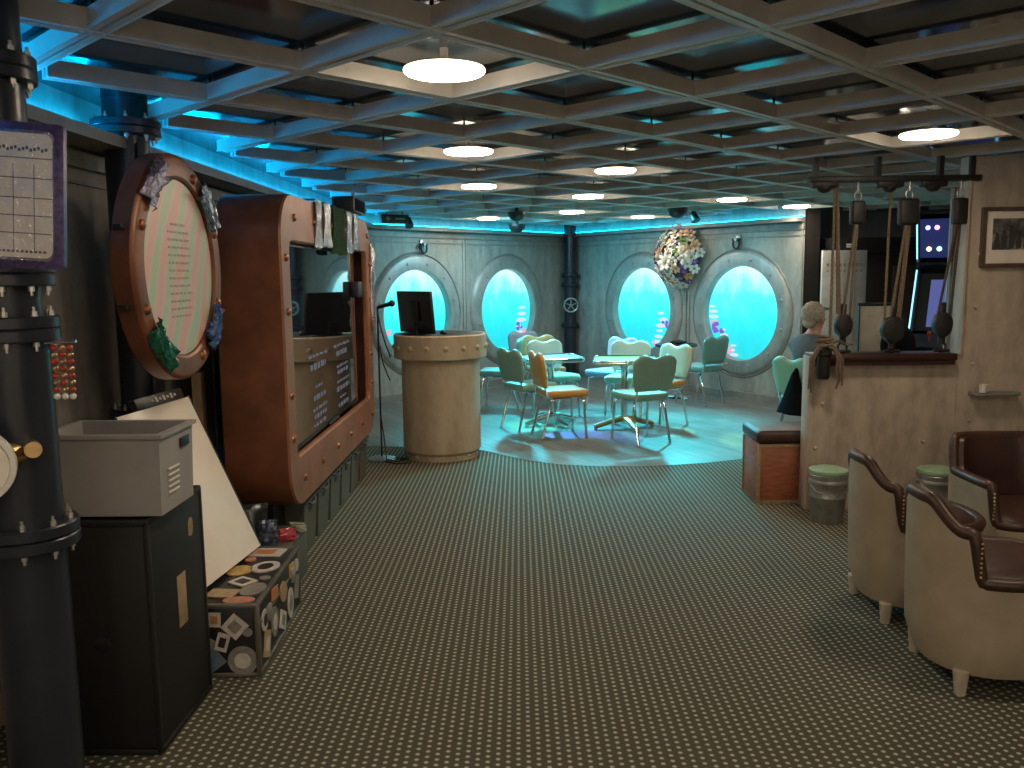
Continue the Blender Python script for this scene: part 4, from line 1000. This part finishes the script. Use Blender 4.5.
for k in range(9):
    x = -.19+.047*k; h = .05+.04*((k*7) % 3)/2
    prism(b, [(x-.016,-.07),(x+.016,-.07),(x+.018,-.07+h),(x+.008,-.05+h),(x-.008,-.05+h),(x-.018,-.07+h)], -.0025, -.001); prism(b, [(x+.010*math.cos(2*PI*q/10), -.036+h+.013*math.sin(2*PI*q/10)) for q in range(10)], -.0025, -.001)
obj('printed_figures', b, M['ink'], ph)

# ottoman, buckets
t = thing('ottoman', 'red wooden box seat with brown leather cushion behind the half wall end', 'ottoman', (1.895, 6.01, 0))
b = B(); box(b, (0,0,.21), (.50,.40,.42), bev=.006); obj('box', b, M['red_wood'], t)
b = B(); box(b, (0,0,.468), (.53,.43,.09), bev=.03, seg=3); obj('cushion', b, M['brown'], t, smooth=60)
b = B()
for sx in (-1,1):
    for sy in (-1,1): box(b, (sx*.247,sy*.197,.21), (.02,.02,.42), bev=.003)
for sy in (-1,1): box(b, (0,sy*.198,.012), (.5,.012,.022)); box(b, (0,sy*.198,.41), (.5,.012,.02))
obj('edge_strip', b, M['tan_paper'], t)
bk0 = thing('bucket_stool', 'galvanised bucket stool with green cushion beside the end of the half wall', 'stool', (1.975, 5.39, 0), 0, 'bucket stools')
b = B(); lathe(b, [(0,0),(.098,0),(.102,.01),(.112,.16),(.116,.165),(.116,.175),(.113,.18),(.118,.255),(.122,.26),(.122,.275),(.119,.28),(.122,.31),(.118,.315)], 40); obj('bucket', b, M['steel'], bk0)
b = B(); lathe(b, [(0,.312),(.118,.312),(.124,.322),(.120,.340),(.08,.352),(0,.356)], 40); obj('cushion', b, M['green_cushion'], bk0, smooth=60)
b = B()
for s in (-1,1): dome(b, (s*.118,0,.25), (s,0,0), .014)
tube(b, [(-.122,0,.25),(-.10,-.075,.21),(0,-.122,.19),(.10,-.075,.21),(.122,0,.25)], .004, 6); obj('handle', b, M['steel'], bk0)
dup(bk0, (2.655, 5.36, 0), .3, 'galvanised bucket stool with green cushion behind the armchairs', 'bucket stools')

# ------------------------------------------------------------------ tub armchairs
def sstep(a, c, x): t_ = min(1, max(0, (x-a)/(c-a))); return t_*t_*(3-2*t_)
def armchair(name, label, loc, rz, hb, ha, hs, a_arm, a_drop, R=.30, deep=1.08, f0=14, f1=52, sq=2.3):
    """back centre lies along local -Y; the seat opens towards +Y"""
    t = thing('armchair', label, 'armchair', loc, rz, 'tub armchairs')
    N = 96
    def h(ph):
        a = abs(math.degrees(ph)); v = hb-(hb-ha)*sstep(f0, f1, a); return v-(v-hs)*sstep(a_arm, a_drop, a)
    def pos(ph, r):
        k = (abs(math.sin(ph))**sq+abs(math.cos(ph))**sq)**(-1/sq); return Vector((math.sin(ph)*r*k, -math.cos(ph)*r*k*deep, 0))
    bm = B(); rings = []
    PH = [-PI+2*PI*k/N for k in range(N)]
    for i in range(7):
        f = i/6; row = []
        for ph in PH:
            rr = R*(1.0-.05*(1-f)**2); zb = .085; p = pos(ph, rr); top = h(ph)-.02
            if i == 0: p = pos(ph, rr-.03); 
            row.append(bm.verts.new((p.x, p.y, zb+(top-zb)*f+(.0 if i else -.005))))
        rings.append(row)
    bm.faces.new(rings[0][::-1])
    for A, Bq in zip(rings, rings[1:]):
        for k in range(N): bm.faces.new((A[k], A[(k+1)%N], Bq[(k+1)%N], Bq[k]))
    obj('shell', bm, M['cream'], t, smooth=50)
    # padded lining inside the back
    bm = B(); rings = []
    K = [math.radians(d) for d in range(-a_drop, a_drop+1, 4)]
    for i in range(6):
        f = i/5; rings.append([bm.verts.new((lambda p, z: (p.x, p.y, z))(pos(ph, R-.055-.02*math.sin(PI*f)), hs-.04+(h(ph)-hs+.04)*f)) for ph in K])
    ob = [bm.verts.new((lambda p, z: (p.x, p.y, z))(pos(ph, R-.008), h(ph)-.0)) for ph in K]; rings.append(ob)
    for A, Bq in zip(rings, rings[1:]):
        for k in range(len(K)-1): bm.faces.new((A[k], A[k+1], Bq[k+1], Bq[k]))
    obj('back_padding', bm, M['brown'], t, smooth=60)
    # leather roll along the rim, dropping to the seat at the arms
    path = []
    for k in range(N*2):
        ph = -PI+PI*k/N; p = pos(ph, R-.016); path.append((p.x, p.y, h(ph)))
    bm = B(); tube(bm, path, .025, 10, closed=True); obj('rim_roll', bm, M['brown'], t, smooth=60)
    bm = B(); prof = []
    for r_, z_ in [(0,hs-.08),(R-.02,hs-.08),(R-.02,hs-.01),(R-.05,hs+.02),(R-.12,hs+.035),(0,hs+.042)]: prof.append((r_, z_))
    lathe(bm, prof, 64)
    for v in bm.verts:
        ph = math.atan2(v.co.x, -v.co.y); k = (abs(math.sin(ph))**sq+abs(math.cos(ph))**sq)**(-1/sq); v.co.x *= k; v.co.y *= k*deep
    obj('seat_cushion', bm, M['brown'], t, smooth=60)
    bm = B()
    for s in (-1,1):
        for z in [hs+.03+.018*q for q in range(int((ha-hs-.03)/.018))]:
            p = pos(s*math.radians(a_drop-1), R+.012); dome(bm, (p.x, p.y, z), (p.x, p.y+.15, 0), .005)
    obj('nail_heads', bm, M['brass'], t)
    for s in (-1,1):
        for c_ in (-.72,.72):
            bm = B(); tube(bm, [(s*R*.66, R*c_*.95, 0), (s*R*.66, R*c_*.95, .095)], [.020,.030], 12); obj('foot', bm, M['pale_wood'], t)
    return t
armchair('armchair', 'cream and brown leather tub armchair nearest the camera at the right edge', (1.855, 3.275, 0), math.radians(-90), .735, .635, .455, 50, 58, R=.285, f1=46)
armchair('armchair', 'cream and brown leather tub armchair second from the camera, before the half wall', (1.855, 3.945, 0), math.radians(-90), .735, .635, .455, 50, 58, R=.283, deep=1.0, f1=46)
armchair('armchair', 'tub armchair with high brown leather back and nail heads, farther right facing the camera', (2.58, 4.33, 0), math.radians(180), .70, .54, .355, 124, 131, R=.285, f0=46, f1=62, sq=4)
t = thing('small_cup', 'tiny white cup on the ledge by the wall behind the farther armchair', 'cup', (3.03, PY-.09, .80))
b = B(); lathe(b, [(0,0),(.022,0),(.026,.055),(.023,.055),(.02,.006),(0,.006)], 20); obj('cup', b, M['white'], t)
b = B(); box(b, (.1,.045,-.012), (.30,.09,.022), bev=.003); obj('shelf', b, M['trim'], t)

# ------------------------------------------------------------------ person on the jade chair
pt = thing('person', 'seated person with grey blond hair and slate shirt, facing right beyond the half wall', 'person', (2.62, 7.64, .004), math.atan2(.47,.88)-PI/2)
def skin_mesh(name, verts, edges, radii, m, parent, sub=2, root=0):
    me = bpy.data.meshes.new(name); me.from_pydata(verts, edges, []); o = bpy.data.objects.new(name, me); C.objects.link(o)
    md = o.modifiers.new('skin', 'SKIN'); md.use_smooth_shade = True
    for i, r in enumerate(radii): o.data.skin_vertices[0].data[i].radius = (r if isinstance(r, tuple) else (r, r))
    for i in range(len(verts)): o.data.skin_vertices[0].data[i].use_root = (i == root)
    s = o.modifiers.new('sub', 'SUBSURF'); s.levels = sub; s.render_levels = sub
    dg = bpy.context.evaluated_depsgraph_get(); ev = bpy.data.meshes.new_from_object(o.evaluated_get(dg))
    bpy.data.objects.remove(o, do_unlink=True)
    ev.materials.clear(); ev.materials.append(m)
    for p in ev.polygons: p.use_smooth = True; p.material_index = 0
    n = bpy.data.objects.new(name, ev); C.objects.link(n); n.parent = parent; return n
# body: pelvis, spine, neck, head, arms to the lap, bent legs, separate fingers
V_, E_, R_ = [], [], []
def jv(p, r, par=None):
    V_.append(p); R_.append(r); i = len(V_)-1
    if par is not None: E_.append((par, i))
    return i
pel = jv((0,-.02,.56), .10); sp1 = jv((0,-.05,.70), .10, pel); sp2 = jv((0,-.05,.86), .105, sp1); sp3 = jv((0,-.03,.97), .085, sp2); nk = jv((0,.0,1.05), .05, sp3)
h1 = jv((0,.03,1.12), .062, nk); h2 = jv((0,.035,1.19), .082, h1); h3 = jv((0,.025,1.25), .078, h2)
for s in (-1,1):
    sh_ = jv((s*.15,-.03,.955), .055, sp3); el = jv((s*.21,.07,.72), .042, sh_); wr = jv((s*.12,.28,.63), .028, el); pm = jv((s*.095,.345,.615), (.034,.018), wr)
    for q, (dx, ln) in enumerate(((-.028,.062),(-.009,.072),(.010,.068),(.027,.052))):
        k1 = jv((s*(.085)+dx,.375,.61), .0095, pm); k2 = jv((s*.08+dx,.375+ln*.55,.603), .0085, k1); jv((s*.078+dx,.375+ln,.588), .0075, k2)
    t1 = jv((s*.06,.335,.622), .0105, pm); jv((s*.045,.362,.618), .009, t1)
    hp = jv((s*.09,.03,.545), .085, pel); kn = jv((s*.13,.42,.53), .058, hp); an = jv((s*.13,.43,.09), .038, kn); jv((s*.135,.55,.035), .036, an)
body = skin_mesh('body', V_, E_, R_, M['skin'], pt)
# face details
b = B(); sphere(b, (0,.118,1.175), .017, (.8,1.2,1.3), 12, 8); sphere(b, (0,.135,1.165), .012, (1.1,1,1), 10, 8)
for s in (-1,1): sphere(b, (s*.078,.03,1.175), .03, (.35,.75,1.1), 12, 8)
b.from_mesh(body.data); b.to_mesh(body.data); b.free()
for p_ in body.data.polygons: p_.use_smooth = True
for s in (-1,1):
    b = B(); sphere(b, (s*.031,.104,1.195), .011, (1.3,.7,.8), 10, 8); obj('eye', b, M['white'], pt)
b = B(); sphere(b, (0,.108,1.128), .02, (1.2,.4,.3), 10, 6); obj('mouth', b, mat('lips', (.35,.1,.08,1), .5), pt)
b = B(); sphere(b, (0,-.012,1.225), .106, (.95,1.05,1.0), 28, 18)
for v in b.verts:
    n = .012*math.sin(v.co.x*90)*math.cos(v.co.y*80+v.co.z*60); v.co += v.co.normalized()*0+Vector((v.co.x, v.co.y, v.co.z-1.225))*n*4
    lim = .0 if v.co.z < 1.215 else .0+(v.co.z-1.215)*1.6
    if v.co.y > lim and v.co.z < 1.28: v.co.y = lim+(v.co.y-lim)*.12
    if v.co.z < 1.15: v.co.z = 1.15-(1.15-v.co.z)*.55
sphere(b, (0,-.055,1.15), .066, (1,.75,.9), 16, 10); obj('hair', b, M['hair'], pt, smooth=60)
b = B()
for s in (-1,1): tube(b, [(s*.104,.02,1.255),(s*.10,.07,1.262),(s*.085,.10,1.265)], .004, 6); 
tube(b, [(.085*math.cos(a_), .095+.02*math.sin(a_), 1.268) for a_ in [PI*k/10 for k in range(11)]], .008, 6); obj('glasses', b, M['black'], pt)
# clothes
V_, E_, R_ = [], [], []
a0 = jv((0,-.03,.60), .125); a1 = jv((0,-.055,.74), .125, a0); a2 = jv((0,-.055,.88), .14, a1); a3 = jv((0,-.035,.985), .115, a2); a4 = jv((0,-.012,1.03), .062, a3)
for s in (-1,1):
    q = jv((s*.175,-.03,.965), .078, a3); jv((s*.205,.03,.84), .066, q)
skin_mesh('shirt', V_, E_, R_, M['shirt'], pt)
V_, E_, R_ = [], [], []
a0 = jv((0,-.03,.555), .125)
for s in (-1,1):
    q = jv((s*.09,.05,.545), .10, a0); k_ = jv((s*.13,.43,.53), .072, q); jv((s*.13,.435,.13), .055, k_)
skin_mesh('trousers', V_, E_, R_, M['black_cloth'], pt)
for s in (-1,1):
    b = B(); sphere(b, (s*.135,.52,.045), .05, (.9,2.3,.9), 14, 10); bmesh.ops.bisect_plane(b, geom=b.verts[:]+b.edges[:]+b.faces[:], plane_co=(0,0,.002), plane_no=(0,0,-1), clear_outer=True); obj('shoe', b, M['black'], pt)
# coat hanging from the back of the jade chair
t = thing('coat', 'black coat hanging from the back of the jade green chair', 'coat', (2.40, 7.43, .36), math.atan2(.47,.88)-PI/2)
b = B(); rows = []
for j in range(9):
    f = j/8; wd = .03+.17*f; rows.append([b.verts.new((wd*math.cos(2*PI*k/16), .045*(.5+.6*f)*math.sin(2*PI*k/16)+.006*math.sin(k*2.5+j)*f, .36*(1-f)+.012*math.cos(k*1.9)*f)) for k in range(16)])
for A, Bq in zip(rows, rows[1:]):
    for k in range(16): b.faces.new((A[k], A[(k+1)%16], Bq[(k+1)%16], Bq[k]))
b.faces.new(rows[0]); b.faces.new(rows[-1][::-1]); obj('coat_body', b, M['black_cloth'], t, smooth=60)
b = B(); tube(b, [(0,0,.34),(.0,.04,.40),(.0,.10,.46)], [.03,.025,.02], 8); obj('collar', b, M['black_cloth'], t)

# ------------------------------------------------------------------ arcade room beyond the opening
t = thing('notice_stand', 'tall pale panel with a few faint lines of print, beyond the ropes', 'panel', (3.68, 9.80, 0))
b = B(); box(b, (0,0,.92), (.50,.05,1.82), bev=.004); obj('panel', b, mat('pale_panel', (.55,.56,.55,1), .45), t)
b = B()
for x in (-.12,.0,.12): box(b, (x,-.027,1.0), (.004,.002,1.5))
for k in range(9): box(b, (-.19+.047*k,-.027,1.67), (.028,.002,.035)); box(b, (-.19+.047*k,-.027,1.60), (.024,.002,.02))
obj('print_lines', b, mat('gold_print', (.35,.28,.14,1), .5), t)
t = thing('display_cabinet', 'wide dark cabinet behind the pale panel with a small white mark on its head', 'cabinet', (4.24, 10.25, 0))
b = B(); box(b, (0,0,.90), (1.2,.40,1.80), bev=.006); obj('body', b, mat('dark_brown', (.028,.022,.02,1), .5), t)
b = B(); box(b, (0,-.02,1.89), (1.3,.46,.18), bev=.006); hd = obj('header', b, M['black'], t)
b = B(); box(b, (-.42,-.252,1.90), (.09,.003,.02)); box(b, (-.43,-.252,1.875), (.07,.003,.016)); obj('white_mark', b, M['white'], hd)
b = B(); box(b, (.35,-.21,.9), (.5,.02,1.5), bev=.004); obj('door', b, mat('dark_door', (.035,.027,.024,1), .4), t)
t = thing('folding_board', 'cream flip board on a stand seen between the ropes', 'board', (3.42, 8.25, 0), -.1)
b = B(); box(b, (0,0,1.02), (.30,.02,.50), T((0,0,0), 0, math.radians(0)), bev=.003); obj('board', b, mat('cream_board', (.50,.44,.35,1), .5), t)
b = B(); box(b, (0,-.005,1.28), (.34,.03,.03), bev=.004); box(b, (-.155,-.006,1.02), (.012,.03,.52)); obj('edge_clamp', b, M['black'], t)
for s in (-1,1):
    b = B(); cyl(b, (s*.12,.015,.80), (s*.18,-.12,0), .012, seg=8); obj('leg', b, M['black'], t)
b = B(); cyl(b, (0,.015,.8), (0,.22,0), .012, seg=8); obj('leg', b, M['black'], t)
t = thing('backpack', 'dark rounded bag on the counter of the arcade machine side', 'bag', (3.16, 7.15, 0))
t['label'] = 'dark bulky bag on a stool between the flip board and the arcade machine'
b = B(); sphere(b, (0,0,.98), .15, (.95,.7,1.15), 20, 14); obj('bag_body', b, M['black_cloth'], t, smooth=60)
b = B(); tube(b, [(.05*math.cos(a_), -.02, 1.15+.05*math.sin(a_)) for a_ in [PI*k/10 for k in range(11)]], .01, 8); obj('handle', b, M['black'], t)
b = B(); cyl(b, (0,0,.02), (0,0,.83), .03, seg=14); lathe(b, [(0,.80),(.15,.80),(.15,.83),(0,.83)], 24); lathe(b, [(0,.03),(.16,.015),(.17,0),(0,0)], 24); obj('stand', b, M['iron'], t)
# arcade machine
t = thing('arcade_machine', 'black arcade cabinet with glowing blue edges, lit marquee lights and red button', 'arcade machine', (4.13, 8.25, 0), math.radians(-34))
SIDE = [(-.42,0),(.36,0),(.36,.78),(.44,.86),(.44,.92),(.22,1.02),(-.06,1.62),(.02,1.64),(.05,1.68),(-.02,1.70),(.10,2.12),(.02,2.16),(-.42,2.12)]
for s in (-1,1):
    b = B(); prism(b, [(-y_, z_) for y_, z_ in SIDE], s*.30-.012, s*.30+.012, Matrix.Rotation(PI/2,4,'Z') ); obj('side_panel', b, M['black'], t, smooth=0)
def slab(name, y0, z0, y1, z1, m, parent=t, w_=.575, th=.02):
    bm = B(); d = Vector((0, y1-y0, z1-z0)); L = d.length; ang = math.atan2(z1-z0, y1-y0); box(bm, (0,0,0), (w_, L, th), T((0,(y0+y1)/2,(z0+z1)/2)) @ Matrix.Rotation(ang,4,'X')); return obj(name, bm, m, parent)
# local front is -Y after the 90 degree turn of the profile
slab('front_panel', -.34, 0.02, -.34, .78, M['black']); slab('control_panel', -.42, .88, -.22, .99, M['black']); slab('screen_surround', -.17, 1.02, .06, 1.56, M['black'])
slab('screen', -.165, 1.06, .03, 1.50, emit('arcade_screen', (.20,.25,.75,1), .38), w_=.36, th=.03)
slab('marquee', .02, 1.72, -.08, 2.08, emit('arcade_marquee', (.012,.02,.11,1), .8)); slab('top', -.02, 2.14, .40, 2.11, M['black']); slab('back_panel', .40, .02, .40, 2.1, M['black']); slab('hood', -.05, 1.66, .06, 1.62, M['black'])
EB = emit('edge_glow', (.25,.65,1,1), 2.2)
for s in (-1,1):
    b = B(); tube(b, [(s*.315,.02,1.705),(s*.315,-.10,2.10)], .007, 6); obj('edge_light', b, EB, t); b = B(); tube(b, [(s*.315,-.25,1.03),(s*.315,.03,1.60)], .007, 6); obj('edge_light', b, EB, t)
for x, z, y, col in ((-.22,2.0,-.07,(.25,.3,1,1)),(-.14,2.0,-.07,(1,.25,.5,1)),(-.21,1.80,-.015,(1,.75,.3,1)),(-.12,1.80,-.015,(.3,.9,.7,1))):
    b = B(); sphere(b, (x,y,z), .022); obj('marquee_light', b, emit('marquee_bulb', col, 4.0), t)
b = B(); cyl(b, (.06,-.34,.92), (.06,-.355,.955), .025, seg=14); obj('button', b, emit('red_button', (1,.05,.04,1), .7), t)
b = B(); cyl(b, (-.12,-.32,.93), (-.12,-.335,1.0), .008, seg=8); sphere(b, (-.12,-.337,1.01), .022); obj('joystick', b, M['red_bead'], t)
t = thing('room_divider', 'narrow pale grey upright panel beyond the right-hand ropes', 'panel', (3.44, 6.5, 0), -.1)
t['label'] = 'narrow pale grey upright panel behind the dark ropes, beside the arcade machine'
b = B(); box(b, (0,0,1.1), (.42,.05,2.2), bev=.004); obj('panel', b, mat('pale_grey_panel', (.42,.41,.39,1), .5), t); b = B(); box(b, (-.2,-.02,1.1), (.02,.04,2.2)); obj('edge_strip', b, M['trim'], t)
